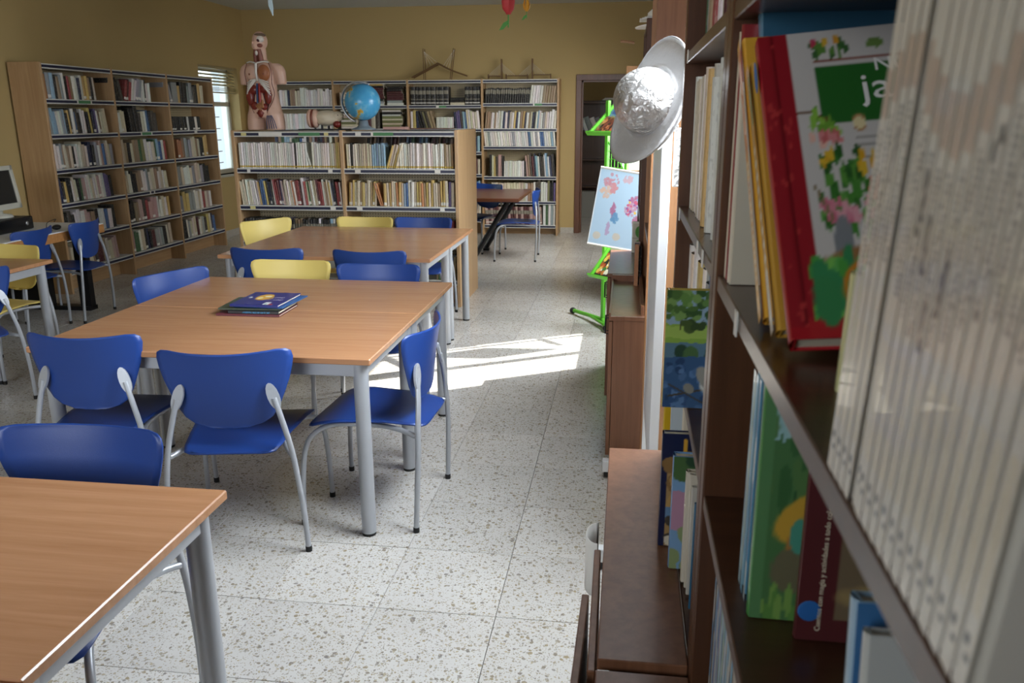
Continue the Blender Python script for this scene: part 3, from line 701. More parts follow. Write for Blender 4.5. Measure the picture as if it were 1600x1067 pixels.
# ================================================================ DETAILED BOOKS ON THE RIGHT
def big_book(F,t,d,h,spc,cover=None,lean=0,yaw=0,label='',pages=True,roll=0,rough=.3,grid=(90,120),group=None,spine_fn=None,cat='book',pgc=None):
    """F: matrix at bottom-left-front corner; spine faces local -y; cover print on the +x side"""
    r=link('book',None,None,label=label,cat=cat,group=group)
    M=F@Matrix.Rotation(roll,4,'X')@Matrix.Rotation(lean,4,'Y')@Matrix.Rotation(yaw,4,'Z'); r.matrix_world=M
    m=mat('cover_'+spc,spc,rough,coat=.2); b=.0022 if t>.009 else .0012
    mb=MB(); mb.box((0,.002,0),(b,d,h),ch=.0006); mb.box((t-b,.002,0),(t,d,h),ch=.0006)
    seg=6; vs=[];fs=[]
    for k in range(seg+1):
        q=PI*k/seg; x=t/2-t/2*math.cos(q); y=.003-math.sin(q)*min(.004,t*.25); vs+=[(x,y,0),(x,y,h)]
    for k in range(seg): fs.append((2*k,2*k+2,2*k+3,2*k+1))
    mb.add(vs,fs,0,True); mb.box((b*.5,.003,.0),(t-b*.5,.0045,h)); mb.obj('cover',m,r)
    MB().box((b,.004,.003),(t-b,d-.004,h-.003)).obj('pages',M_page,r)
    if cover: canvas('front_print',d-.001,h-.001,grid[0],grid[1],cover,r,Matrix.Translation((t+.0004,.0005,.0005))@Matrix.Rotation(PI/2,4,'Z'))
    if spine_fn: canvas('spine_print',t*.9,h-.001,9,190,spine_fn,r,Matrix.Translation((t*.05,-min(.004,t*.25)-.0015+.003-.0015,.0005)))
    return r
def MR(y,z,x=.132): return Matrix.Translation((x,y,z+.0008))@Matrix.Rotation(-PI/2,4,'Z')
A=1.379
def cov_garden(U,V):
    U0=U; U=U*1.75
    p=Pic(U,V,'CFCBC6',.75)
    # red margin by the spine
    p.rect(-1,.21,-1,2,'98202A'); p.line([(.09,-.1),(.09,1.1)],.012,'6E141C'); p.dots(.0,.16,.0,1,26,.012,['B93A3A'],3)
    # flower shelf along the top
    p.line([(.36,.885),(1,.885)],.004,'8B4A3A'); p.dots(.36,.60,.90,.95,16,.018,['3F6B38','5E8C3E'],4); p.ell(.38,.955,.02,.016,'C2405A'); p.ell(.46,.955,.02,.016,'DDB33E'); p.ell(.54,.96,.022,.017,'D99C34'); p.ell(.80,.935,.06,.02,'6F8F4A',0,.2)
    # green title panel
    p.rect(.36,1.2,.655,.865,'2B6A2C')
    p.line([(.21,.70),(.30,.695),(.42,.66)],.006,'6B4A2C'); p.dots(.30,.46,.62,.70,10,.022,['6FA23C','8BBF4A'],5); p.dots(.26,.48,.58,.625,10,.020,['D98A8A','C96A6A','E8B9A8'],6)
    p.ell(.60,.648,.045,.032,'B98A5A'); p.ell(.60,.648,.035,.024,'E8D9A8')
    for k in range(5):
        p.line([(.56,.595-.022*k),(.95-.03*(k%3),.595-.022*k)],.0022,'9A968F')
    # the plant
    p.line([(.42,.20),(.43,.35),(.45,.48),(.44,.54)],.010,'3E6B30')
    p.dots(.30,.62,.40,.56,26,.024,['3F7A33','5C9640','2F5F2A'],7); p.dots(.32,.40,.50,.55,8,.018,['E0B93A','D9A52C'],8); p.dots(.56,.66,.48,.54,8,.018,['E0B93A','D9A52C'],9)
    p.dots(.28,.75,.30,.44,34,.028,['4C8A3A','62A04A','38702F'],10); p.dots(.30,.75,.33,.39,26,.022,['D9899A','CF6E86','E2A3AE'],11); p.dots(.60,.72,.40,.46,9,.022,['B93A2E','C2452E'],12); p.ell(.86,.43,.03,.05,'D99B2C',0,.2)
    p.line([(.26,.44),(.34,.34)],.010,'8A7A5A'); p.ell(.385,.275,.055,.075,'83888C',-.3)
    # lower scene
    p.ell(.66,.20,.42,.06,'9A7048',0,.06); p.dots(.18,.9,.0,.20,60,.05,['4FA045','63B25A','3C8C58','7CC45A'],13)
    p.rect(.1,.50,-.1,.05,'B02A2E',.01,3); p.ell(.24,.10,.09,.07,'3E8A54',0,.15,2)
    t=np.abs(np.hypot((U-.52)/.17,(V-.125)/.085)-1); p.put((.13-t)*12,'C9822E'); p.rect(.50,.72,.06,.13,'D08A34'); p.ell(.61,.13,.11,.018,'9A7A5A')
    p.rect(-1,.10,-1,.028,'A81E28'); return p.C
M_wink=mat('white_ink','F0EFEA',.5); M_dink=mat('dark_ink','1B1B1B',.6); M_cink=mat('cream_ink','E8DCC0',.6)
garden=big_book(MR(.725,A+.004,.147),.024,.25,.36,'A81E28',cov_garden,roll=.05,lean=-.74,label='red spined garden picture book leaning back on the right shelf',yaw=-.05)
for s,(xx,zz),sz in (('Nu',(.108,.298),.024),('ja',(.092,.262),.047)):
    text('title_lettering',s,sz,M_wink,garden,Matrix.Translation((.0250,xx,zz))@Matrix.Rotation(PI/2,4,'Z')@Matrix.Rotation(PI/2,4,'X'))
MB().ball((0,0,0),(.010,.001,.020),12,8).obj('blue_sticker',M_labb,garden,loc=(.012,-.0035,.315))
# far side of the same shelf
big_book(MR(1.105,A),.013,.20,.305,'D2C7B0',label='cream picture book with a small blue sticker, farthest on the middle right shelf')
big_book(MR(1.090,A),.012,.20,.312,'8C2A2E',label='dark red thin book next to the farthest cream one, middle right shelf')
big_book(MR(1.070,A),.013,.19,.245,'D8D0BE',label='cream thin book with white label beside the dark red one')
big_book(MR(1.055,A),.008,.19,.235,'C9C0AC',label='narrow pale book just before the yellow ones, middle right shelf')
big_book(MR(.905,A+.002,.150),.034,.245,.372,'5A8CA8',lambda U,V:Pic(U,V,'3A6680').C,lean=-.52,label='large blue hardback standing behind the red garden book')
def sp_yel(U,V):
    p=Pic(U,V,'E0A93C'); p.rect(0,1,.55,.98,'D8843A',.02); 
    for k in range(16): p.rect(.3,.75,.10+k*.028,.116+k*.028,'EFE3C4')
    return p.C
def sp_gold(U,V):
    p=Pic(U,V,'C99A3C'); p.rect(0,1,0,.2,'DCD6C8')
    for k in range(12): p.ell(.5,.10+.05*k,.32,.013,'E9E0C8')
    p.rect(.5,1,.75,.95,'4D8A4A'); return p.C
big_book(MR(.825,A+.003,.140),.020,.20,.345,'E0A93C',roll=.05,lean=-.64,label='yellow orange spined book leaning left of the red garden book',spine_fn=sp_yel)
big_book(MR(.775,A+.003,.144),.018,.20,.325,'C99A3C',roll=.05,lean=-.70,label='gold patterned book squeezed between the yellow and the red one',spine_fn=sp_gold)
pale=big_book(MR(.640,A,.166),.012,.13,.095,'D8D79C',lambda U,V:Pic(U,V,'DEDCAA').rect(.1,.5,.1,.4,'D9A090').line([(.1,.1),(.5,.1),(.5,.4),(.1,.4),(.1,.1)],.01,'B97A6A').C,label='small pale yellow booklet with a blue splash sticker near the white magazines',grid=(30,40),lean=.10)
MB().ball((0,0,0),(.0005,.015,.014),12,8,jit=.3).obj('blue_sticker',M_labb,pale,loc=(.0128,.03,.072))
# white magazine row
def sp_mag(seed):
    def fn(U,V):
        p=Pic(U,V,'E4DFD2'); r=np.random.RandomState(seed)
        a=.42+.05*math.sin(seed*.6); b_=a+.26
        y=a
        while y<b_:
            q_=.22+.2*r.rand(); p.rect(q_,q_+.25+.3*r.rand(),y,y+.006,'4A4642',a=.85); y+=.0105
        p.rect(.1,.9,b_+.02,b_+.10,'B8957C',0,0,.5); 
        p.rect(.15,.55,.070,.085,'3A3A3A'); p.rect(.45,.85,.05,.062,'3A3A3A'); p.rect(.2,.8,.12,.34,'E6D3A8',.0,0,.35); return p.grain(.03,seed).C
    return fn
y=.487; k=0; TH=[.0125]*17
for k in range(17):
    t=.0122 if k!=4 else .008
    if k==4: pass
    gap=.0004 if k!=3 else .004
    o=big_book(MR(y,A,.1305),t,.21,.296,'DCD7CA',None,lean=.15,label='%s magazine from the left in the row of white spined magazines, nearest shelf'%('first second third fourth fifth sixth seventh eighth ninth tenth eleventh twelfth thirteenth fourteenth fifteenth sixteenth seventeenth'.split()[k]),spine_fn=sp_mag(k),group='white magazines on the nearest shelf',cat='magazine'); o.name='magazine'
    y-=t+gap
# ---- shelf B, near bay (z 1.055)
Bz=1.055
def cov_green(U,V):
    U=U*3.2
    p=Pic(U,V,'9CC4C4',.75); p.rect(-1,4,-1,.70,'4E7A4A',.05,1); p.dots(.0,3,.45,.82,70,.09,['3E6A3E','577F4A','2F5636'],2); p.dots(.1,1.2,.85,.98,20,.05,['B4CFD4','C4DCE0'],5)
    p.ell(.80,.42,.55,.10,'C9A03C',.1,.05); p.ell(.85,.27,.42,.12,'B07A3E',0,.08); p.ell(.55,.20,.30,.09,'6E6A50',0,.1); p.ell(.62,.34,.14,.07,'4E9A84'); p.dots(.15,1.4,.0,.10,30,.05,['5F8F46','7CA452'],9); p.rect(-1,.16,-1,2,'5A8A58',.01,4); return p.C
def cov_maroon(U,V):
    p=Pic(U,V,'5A2A2C',.75); p.rect(.14,2,.10,2,'7A6A52'); p.ell(.70,.75,.5,.3,'4A2A22',0,.1,3,.8); p.ell(.65,.20,.5,.09,'A08B5E',0,.05); p.ell(.50,.26,.06,.02,'4A8F7A'); p.ell(.75,.33,.16,.14,'CFCBC0',0,.2,4); return p.C
def sp_lb(c1,c2,s):
    return lambda U,V: Pic(U,V,c1).rect(0,1,.0,.18,c2).rect(0,1,.55,.75,c2,.05,s).rect(.35,.6,.28,.5,'3A4A5A',a=.5).C
for (yy,t,h,c,d_,lb) in ((.990,.010,.24,'A9B86A','D8C27A','pale green and yellow thin book, farthest on the lower near shelf'),(.976,.010,.25,'6E86B4','A84A5A','thin blue book with a red patch, lower near shelf'),(.962,.014,.262,'8FC0D4','B9D6DE','light blue spined book, first of the bright ones on lower near shelf'),(.944,.015,.262,'5FA9CC','8CC4DC','sky blue spined book in the middle of the lower near shelf'),(.925,.012,.262,'3F7FA8','C9D6D2','darker blue spined book with white foot, lower near shelf')):
    big_book(MR(yy-.07,Bz,.150 if t>.01 else .155),t,.20,h,c,label=lb,spine_fn=sp_lb(c,d_,int(yy*900)))
big_book(MR(.835,Bz,.148),.020,.235,.298,'4C8F4A',cov_green,label='green picture book with meadow and yellow shape on the lower near shelf',yaw=-.03)
mr=big_book(MR(.795,Bz,.190),.014,.26,.268,'5A2A2C',cov_maroon,label='maroon book with slanted white spine writing on the lower near shelf')
def spine_text(parent,body,size,m,t,h0):
    return text('spine_lettering',body,size,m,parent,Matrix.Translation((t+.0009,.024,h0))@Matrix.Rotation(PI/2,4,'Z')@Matrix.Rotation(PI/2,4,'X')@Matrix.Rotation(PI/2,4,'Z'))
spine_text(mr,'Cuentos con magia y actividades a todo color',.0078,M_cink,.014,.012)
MB().ball((0,0,0),(.0005,.012,.012),12,8).obj('blue_sticker',M_labb,mr,loc=(.0148,.012,.035))
def cov_blue(U,V):
    p=Pic(U,V,'22467E',.75); p.dots(0,1,.3,.9,20,.10,['2E6A5A','1B2F5E','3C7AB4'],3); p.rect(-1,.12,-1,2,'3F74A8'); return p.C
big_book(MR(.478,Bz+.002,.156),.018,.20,.225,'9FC0D8',cov_blue,lean=-.14,label='blue book leaning back below the white magazines',grid=(40,50))
big_book(MR(.452,Bz,.156),.012,.20,.22,'C9CCC8',lean=-.12,label='pale grey thin book leaning against the blue one, lower near shelf')
# ---- shelf D near bay
yy=1.085
for k,(c,c2,h) in enumerate((('7FB0D0','E8E8E0',.26),('D9D6C8','7FA8C8',.25),('9A8FB8','D8D0D8',.25),('BFD8E2','6A9AC0',.255),('A9C4B0','E2E2D8',.25),('C9D6E0','8AA0B8',.26),('8FB8CC','D8D8D0',.25),('D8D4C8','A0B4C0',.245),('9FC4D8','E0E0DA',.25),('C4B8A8','7A8A98',.25))):
    big_book(MR(yy-.02*k,.731,.150),.014,.20,h,c,label='%s pale book from the upright on the lowest near shelf'%('first second third fourth fifth sixth seventh eighth ninth tenth'.split()[k]),spine_fn=sp_lb(c,c2,k),group='pale books on the lowest near shelf')
# ---- bay 1
FB1=FR(2.05)
yl=dict(where='middle shelf, second dark bookcase',group='books on the second dark bookcase')
row(FB1,.05,.66,A,'cwccwwcwccwywcwcwwc',h=(.27,.30),d=(.2,.22),jl=2,where='middle shelf, second dark bookcase',group='books on the second dark bookcase',front=.018)
row(FB1,.66,.84,A,'ybwlbwgw',h=(.27,.30),d=(.2,.22),jl=1,where='middle shelf, second dark bookcase, right group',group='books on the second dark bookcase',front=.015)
row(FB1,.30,.84,1.723,'gstwsrwcmwcsw',h=(.25,.30),d=(.2,.22),jl=2,where='top shelf, second dark bookcase',group='books on the second dark bookcase',front=.012)
row(FB1,.42,.72,Bz,'ssbBBb',h=(.22,.25),d=(.19,.2),jl=.5,where='third shelf, second dark bookcase',group='books on the second dark bookcase',front=.03)
row(FB1,.04,.38,Bz,'wcwcyw',h=(.22,.25),d=(.19,.2),jl=.5,where='third shelf, second dark bookcase, far end',group='books on the second dark bookcase',front=.03)
def cov_bird(U,V):
    p=Pic(U,V,'8FA9B8',.7)
    p.rect(-1,2,.42,.72,'8AAC48',.02,1); p.rect(-1,2,.60,.70,'A0BC58',.01,2); p.dots(0,1,.77,1.02,150,.035,['4E6E36','648A44','789A54','3A5A2E'],3)
    for x in (.12,.22,.30,.48,.56,.70,.78,.92): p.line([(x,.67),(x+.01,.76)],.006,'4A4030')
    p.dots(.15,.55,.68,.73,10,.04,['4A5E30','3A4E2A'],4); p.rect(-1,2,.42,.56,'5E7E8E',.015,5); p.dots(.05,.95,.43,.52,14,.06,['3A5A34','4E6E42','2E4A38'],6); p.dots(.4,.8,.53,.57,8,.03,['B9B4A4','9AA8A0'],7)
    p.rect(-1,2,-1,.44,'3C5C80',.02,8); p.dots(0,1,0,.42,90,.03,['34527A','4C6C92','5A7CA4','2C4668'],9)
    p.line([(.05,.10),(.5,.20),(.95,.30)],.010,'4A4438'); p.line([(.05,.20),(.4,.02)],.008,'4A4438')
    p.ell(.46,.29,.19,.12,'D2D0C4',.9,.04); p.ell(.58,.385,.12,.07,'DAD8CE',0,.04); p.ell(.37,.26,.07,.12,'9A978A',.7,.06); p.ell(.22,.17,.04,.05,'8A887C',.8); p.ell(.57,.385,.014,.010,'1A1A1A'); p.line([(.62,.375),(.66,.365)],.010,'3A3A34')
    for k in range(6): p.line([(.40+.03*k,.24+.01*k),(.42+.03*k,.30)],.004,'6A675C')
    p.rect(.70,1,0,.07,'2A2A30'); return p.C
big_book(MR(1.505,Bz,.080),.018,.215,.226,'B9A24A',cov_bird,label='large picture book of a pond and a bird on a branch, jutting from shelf',group=None)
# lower shelf of bay 1 (standing on the cupboard board)
def cov_knot(U,V):
    p=Pic(U,V,'B9C4C8'); p.line([(.0,.55),(.5,.62),(1,.55)],.006,'5A6A70')
    for a,b_ in (((.45,.85),(.6,.70)),((.6,.70),(.4,.5)),((.4,.5),(.55,.35)),((.35,.65),(.65,.45)),((.3,.40),(.25,.28)),((.5,.3),(.6,.1))): p.line([a,b_],.028,'1F2426')
    return p.C
big_book(MR(1.86,.7365,.105),.020,.20,.30,'C9A41E',label='yellow spined book standing behind the pond picture book')
big_book(MR(1.80,.7365,.118),.014,.20,.27,'A9B4B8',cov_knot,label='grey book with black knot drawing under the pond picture book',grid=(50,60))
big_book(MR(1.745,.7365,.140),.020,.20,.27,'CFC4AE',label='cream book beside the knot drawing book on cupboard top')
def cov_des(U,V):
    p=Pic(U,V,'1C2242'); p.line([(.2,.95),(.2,.84),(.3,.84)],.02,'D9A53A'); p.rect(.05,1,.0,.78,'A98A5A'); p.dots(.05,1,.35,.78,40,.07,['8A6A3E','B9945A','6E5230'],1); p.rect(.05,1,.26,.36,'6A8AA8',.01); p.dots(.1,.9,.02,.28,26,.06,['B4AA94','8A8474','4A4238','CFC6B0'],2); return p.C
big_book(MR(1.560,.7365,.088),.022,.22,.245,'1C2242',cov_des,label='dark blue book with desert photographs on the jutting cupboard top')
def cov_mix(U,V):
    p=Pic(U,V,'7AA0C4'); p.dots(0,1,.75,1,20,.08,['4A6A3E','2E4A34','6A8A54'],1); p.rect(-1,2,.35,.70,'B48AA0',.01); p.ell(.55,.52,.14,.03,'A83A34'); p.dots(0,1,.0,.35,30,.07,['8A9A6A','B4A07A','5E6E3E'],3); p.ell(.4,.38,.06,.12,'5A8A3A'); return p.C
big_book(MR(1.475,.7365,.105),.024,.20,.235,'6C93BE',cov_mix,label='book with blue and pink cover pictures, second on the jutting cupboard top')
big_book(MR(1.42,.7365,.126),.016,.20,.225,'CFC6B2',lambda U,V:Pic(U,V,'D2CAB8').dots(0,.8,.3,1,8,.05,['3A342C','8A8474'],2).C,label='worn cream book with brown blotches on the cupboard top',grid=(40,50))
big_book(MR(1.395,.7365,.130),.010,.20,.228,'C8C0AE',label='worn cream thin book, third from the near end on the cupboard top')
big_book(MR(1.372,.7365,.132),.010,.20,.215,'BDB8AC',label='greyish thin book, second from the near end on the cupboard top')
big_book(MR(1.325,.7365,.1335),.009,.20,.205,'1E5E7E',label='teal thin book at the near end of the row on the cupboard top')
# ---- far right tall units
for Fm,(a,b_),z,s,wh in ((FR(4.40,.10),(.05,.30),1.05,'kdob','low shelf of light sided bookcase'),(FR(4.40,.10),(.05,.6),1.45,'kkdrodb','middle shelf of light sided bookcase'),(FR(5.25,.075),(.1,.7),1.05,'kodrbk','low shelf of far dark bookcase')):
    row(Fm,a,b_,z,s,h=(.22,.28),jl=1,where=wh,group='books on the far right tall bookcases')
row(FR(4.40,.052),.02,.14,.731,'pnko',h=(.20,.22),d=(.02,.028),jl=.5,where='low cabinet top by light panel',group='books on the low cabinets',front=0)
gb=thing('box','pale box printed with green circles on the far low cabinet','box',(.045,5.17,.766),0)
MB().box((-.0,-.02,0),(.075,.02,.19),ch=.001).obj('carton',M_paper,gb)
canvas('front_print',.073,.188,30,60,lambda U,V:Pic(U,V,'D9D3C4').rect(.1,.9,.05,.95,'C4BCAA').ell(.6,.68,.34,.19,'4F8A3A').ell(.6,.25,.34,.17,'4F8A3A').rect(0,1,.46,.49,'8A8474').C,gb,Matrix.Translation((.001,-.0206,.001)))
# ================================================================ BOOK ROWS, beech cases
mg='books in the low double bookcase'
W=lambda s:s
row(FM,-3.30,-2.40,ZM[0],'wwwwwwwwwwwwwwwwwwwwwwwwwwkwwwww<ww|wwwwwwwwcwcyy',h=(.205,.215),d=(.15,.16),lean=0,jl=1,var=2,where='top shelf, left bay of low bookcase',group=mg,top=.25)
row(FM,-3.30,-2.40,ZM[1],'cccwccwwwwybbbyknkwrrmvpccwcwowrrmWrcgcwwccmrrwctcywnkrrw',h=(.195,.22),d=(.14,.16),lean=-6,jl=3,var=0,varp=1,where='second shelf, left bay of low bookcase',group=mg,top=.25)
row(FM,-2.345,-1.425,ZM[0],'cwkwccccccccllllll>yccyc|wwwwwwwwwwwwwwwwwwwwwtcct',h=(.195,.21),d=(.14,.16),lean=0,jl=2,var=2,where='top shelf, right bay of low bookcase',group=mg,top=.25)
row(FM,-2.345,-1.425,ZM[1],'ycycctywctyc_<oo|ycyccoyclbwwcyyotycycctyycvc',h=(.19,.22),d=(.14,.16),lean=3,jl=3,var=0,varp=1,where='second shelf, right bay of low bookcase',group=mg,top=.25)
row(FM,-3.30,-2.45,ZM[2],'kkkkkkkkkkkkkkktwvvktttkkdkkkkwkkkklwk',h=(.185,.20),d=(.14,.16),jl=1,var=3,where='third shelf, left bay of low bookcase',group=mg,top=.22)
row(FM,-1.62,-1.43,ZM[2],'rrrr',h=(.18,.2),d=(.14,.16),jl=1,where='third shelf, right bay of low bookcase',group=mg,top=.22)
row(FM,-1.60,-1.43,ZM[3],'tgotblbt',h=(.19,.22),d=(.14,.16),lean=3,jl=2,where='bottom shelf of low bookcase',group=mg,top=.22)
FMr=Matrix.Translation((0,6.79,0))
row(FM,-2.34,-1.43,ZM[0],'kttddt_dmtd_lngkbllkdmdtmddttdtd',h=(.235,.27),d=(.14,.16),lean=8,jl=6,where='rear',group=mg,front=.50,allow=False,top=.27)
row(FM,-3.25,-2.9,ZM[0],'ww',h=(.1,.1),d=(.14,.16),where='rear',group=mg,front=.5,allow=False,top=.27)
lg='books in the left wall bookcase'; bn=['near','middle','far']; rn=['top','second','third','fourth','fifth','bottom']
LS=[['ooslktswkrtwwnwyytkW','ssllwwslkykwbdkwwkkyknvwtccc','vwwstctckwwwccwnnksswpbcccs','knndykkwcckgppwwwcwwpwwvvkk','kkdkwwwpptkwwbwk','ttccwwcctdmmtccpp'],
    ['<kkkkd>rmrwwssw|wkww','mwcc_KKdcwbkdd','cctkcttgewwwcglbwr','kcwwkkttwwswcctwcwc','skkttppdrpppwwcwy','ppggwcknkmmssskkcc'],
    ['<ss|Sykkssdkyc','kkkkkkkkkwkkkwkk','w_ootssscctckkyY','cscwwcsccskk','ssyysswwcwrcpw','kkkwscwcmwcsdycnb']]
LE=[[.80,.92,.96,.88,.86,.84],[.72,.82,.95,.9,.88,.86],[.86,.74,.86,.84,.84,.86]]
LH=[[.22,.21,.20,.20,.20,.19]]*3
for b in range(3):
    for s in range(6):
        x0=LB[b]+.035; L=LB[b+1]-LB[b]-.07; st=.0
        hh=(.15,.155) if (b==2 and s==1) else (.185,.235)
        row(FL,x0,x0+L*LE[b][s],ZL[s],LS[b][s],h=hh,d=(.14,.18),lean=-3 if s%2==0 else -5,jl=4,var=0,varp=1,where='%s shelf, %s bay of left bookcase'%(rn[s],bn[b]),group=lg,front=.03,top=.26)
gk='books in the back wall bookcase'
BR=dict(allow=False,group=gk,where='back',top=.26)
row(FB,-4.95,-4.06,ZB[0],'kgttwwwnttccWwwwwwwwwwwww',h=(.19,.23),jl=2,**BR); row(FB,-4.95,-4.06,ZB[1],'wwwwwwwwwwwwwwwwccww',h=(.20,.21),jl=1,**BR)
stack(FB,-3.55,ZB[0],'wskmmmmmky'); stack(FB,-3.28,ZB[0],'wsmmmmkk'); stack(FB,-3.95,ZB[0],'ccswcc'); row(FB,-3.66,-3.58,ZB[0],'wt',h=(.2,.22),**BR)
stack(FB,-3.95,ZB[1],'wcewecwkwk'); stack(FB,-3.36,ZB[1],'pececewkwec',w=.3); row(FB,-3.62,-3.4,ZB[1],'tmcd',h=(.2,.24),**BR)
row(FB,-2.95,-2.42,ZB[0],'kkkkkkkkk',h=(.235,.24),var=3,jl=.2,**BR); row(FB,-2.20,-1.99,ZB[0],'kkkk',h=(.235,.24),var=3,jl=.2,**BR); stack(FB,-2.40,ZB[0],'ckk',w=.2)
row(FB,-2.96,-2.60,ZB[1],'wyn<kkkedtt',h=(.22,.25),**BR); row(FB,-2.60,-2.36,ZB[1],'wwwwwwwwww',h=(.15,.155),**BR); row(FB,-2.34,-1.99,ZB[1],'nvvdlbcwcwcw',h=(.21,.25),lean=-5,**BR)
for z in ZB[2:]:
    row(FB,-2.95,-2.0,z,''.join(rng.choice(list('wctmndkgbls'),26)),h=(.17,.22),jl=2,**BR); row(FB,-3.98,-3.05,z,''.join(rng.choice(list('wctmndkgbls'),24)),h=(.17,.22),jl=2,**BR); row(FB,-5.0,-4.1,z,''.join(rng.choice(list('wctmndkgbls'),24)),h=(.17,.22),jl=2,**BR)
Z4=[1.765,1.437,1.203,.80,.465,.14]
row(FB,-1.93,-1.32,Z4[0],'kkkkkkkkkkkkkkkkkkkkk',h=(.185,.2),lean=5,var=5,**BR); row(FB,-1.32,-.96,Z4[0],'wwwwwtttttt',h=(.22,.23),lean=7,**BR)
row(FB,-1.93,-.96,Z4[1],'tttwwtwwcwnwncwynwtynwtcnkwlwwscwwWW',h=(.20,.235),lean=5,jl=2,**BR)
row(FB,-1.93,-.96,Z4[2],'wwswwwwwwwwwwswwwwwwwbwwswbbwwwlw',h=(.19,.2),lean=-6,jl=1,top=.2,allow=False,group=gk,where='back')
row(FB,-1.87,-1.68,Z4[3],'kcydppk',h=(.26,.3),allow=False,group=gk,where='b',top=.31); row(FB,-1.67,-1.36,Z4[3],'wwwwwwwwwwwk',h=(.2,.21),allow=False,group=gk,where='b'); row(FB,-1.36,-.96,Z4[3],'ptdmnlwkddwlwndk',h=(.26,.32),lean=-5,allow=False,group=gk,where='b',top=.33)
row(FB,-1.85,-1.26,Z4[4],'cccccccccccccwtt',h=(.24,.25),allow=False,group=gk,where='b'); row(FB,-1.26,-.96,Z4[4],'wddwwwekkv',h=(.25,.29),allow=False,group=gk,where='b',top=.3)
row(FB,-1.93,-1.14,Z4[5],'pmpmmppmpmmpmpmmppmp',h=(.24,.25),lean=-4,var=3,allow=False,group=gk,where='b'); row(FB,-1.13,-.96,Z4[5],'wgwsw',h=(.26,.29),allow=False,group=gk,where='b',top=.3)
# far store room shelf (dark) seen through the door
sr=dark_bay('store_bookcase','dark bookcase with papers in the unlit store room beyond the door',12.9,14.3,1.95,[.5,1.0,1.5],x=.32,depth=.4)
sr2=thing('store_shelves','dark shelves facing us in the unlit store room beyond the door','bookcase',(-.55,14.1,0))
for xa in (-.4,.62): MB().box((xa,0,0),(xa+.03,.35,1.85)).obj('upright',M_dark,sr2)
for z in (.45,.9,1.35,1.82): MB().box((-.37,.01,z-.02),(.62,.35,z)).obj('shelf',M_dark,sr2)
MB().box((-.37,.34,0),(.62,.35,1.85)).obj('back_panel',M_dark,sr2)
row(Matrix.Translation((-.55,14.1,0)),-.30,.30,1.35,'wswswsws',h=(.2,.24),lean=-22,allow=False,group=gk,where='b')
for k in range(3): tag(MB().box((-.14+.02*k,-.1,0),(.2-.03*k,.12,.012)).obj('paper_pile',M_paper,loc=(-.30,14.25,1.8505+.0125*k)),'pile of white paper sheets on top of the store room shelves, %s layer'%['lowest','middle','top'][k],'paper','papers on the store room shelves')
mb=MB().box((-.12,-.1,0),(.12,.1,.42),ch=.004); mb.obj('carton_box',mat('grey_card','8E8C84',.7),loc=(-.62,13.6,0),label='pale grey box on the store room floor beyond the doorway',cat='box')
# join the far books
def build_far():
    V=[];Fc=[];MI=[];CL=[];base=0; cache={}
    for M,var,c in FAR[0]:
        if var not in cache:
            m=book_mesh(var); cache[var]=(np.array(m.v),m.f,m.m)
        v,f,mi=cache[var]; A4=np.array(M); vv=v@A4[:3,:3].T+A4[:3,3]
        V.append(vv); Fc+= [tuple(i+base for i in q) for q in f]; MI+=mi; CL+= [c+(1,)]*len(v); base+=len(v)
    me=bpy.data.meshes.new('books'); me.from_pydata(np.concatenate(V).tolist(),[],Fc)
    for m in (M_bkv,M_page,M_lab,acc[2],acc[1]): me.materials.append(m)
    me.polygons.foreach_set('material_index',MI); a=me.color_attributes.new('Col','FLOAT_COLOR','POINT'); a.data.foreach_set('color',np.array(CL,'f4').ravel())
    link('books',me,None,label='remaining rows of small books on the back wall and left wall bookcases',cat='books',kind='stuff')
build_far()
# ================================================================ TOP OF THE LOW BOOKCASE
ZT=1.486
M_skin=mat('model_skin','D6B09C',.4); M_skin2=mat('model_skin_red','A0643F',.45); M_org=mat('organ_red','7A2A22',.3,var=.3,vscale=25); M_bone=mat('model_bone','D8D4CC',.4); M_dkred=mat('organ_dark','3E1A20',.3); M_bv=mat('vein_blue','2C4270',.4); M_rv=mat('artery_red','A02A2A',.4); M_mus=mat('muscle','7E4638',.4,var=.3,vscale=40)
def skin_body(name,verts,edges,radii,m,parent,sub=2,root=0):
    me=bpy.data.meshes.new(name); me.from_pydata(verts,edges,[]); o=bpy.data.objects.new(name,me); COL.objects.link(o)
    s=o.modifiers.new('s','SKIN'); s.use_smooth_shade=True
    for i,r in enumerate(radii): sv=me.skin_vertices[0].data[i]; sv.radius=r; sv.use_root=(i==root)
    q=o.modifiers.new('u','SUBSURF'); q.levels=q.render_levels=sub
    dg=bpy.context.evaluated_depsgraph_get(); m2=bpy.data.meshes.new_from_object(o.evaluated_get(dg)); bpy.data.objects.remove(o)
    m2.materials.clear(); m2.materials.append(m)
    for p in m2.polygons: p.use_smooth=True
    return link(name,m2,parent)
tor=thing('anatomy_torso','life size anatomical torso model with open chest on the low bookcase','model',(-3.10,6.98,ZT),math.radians(-6))
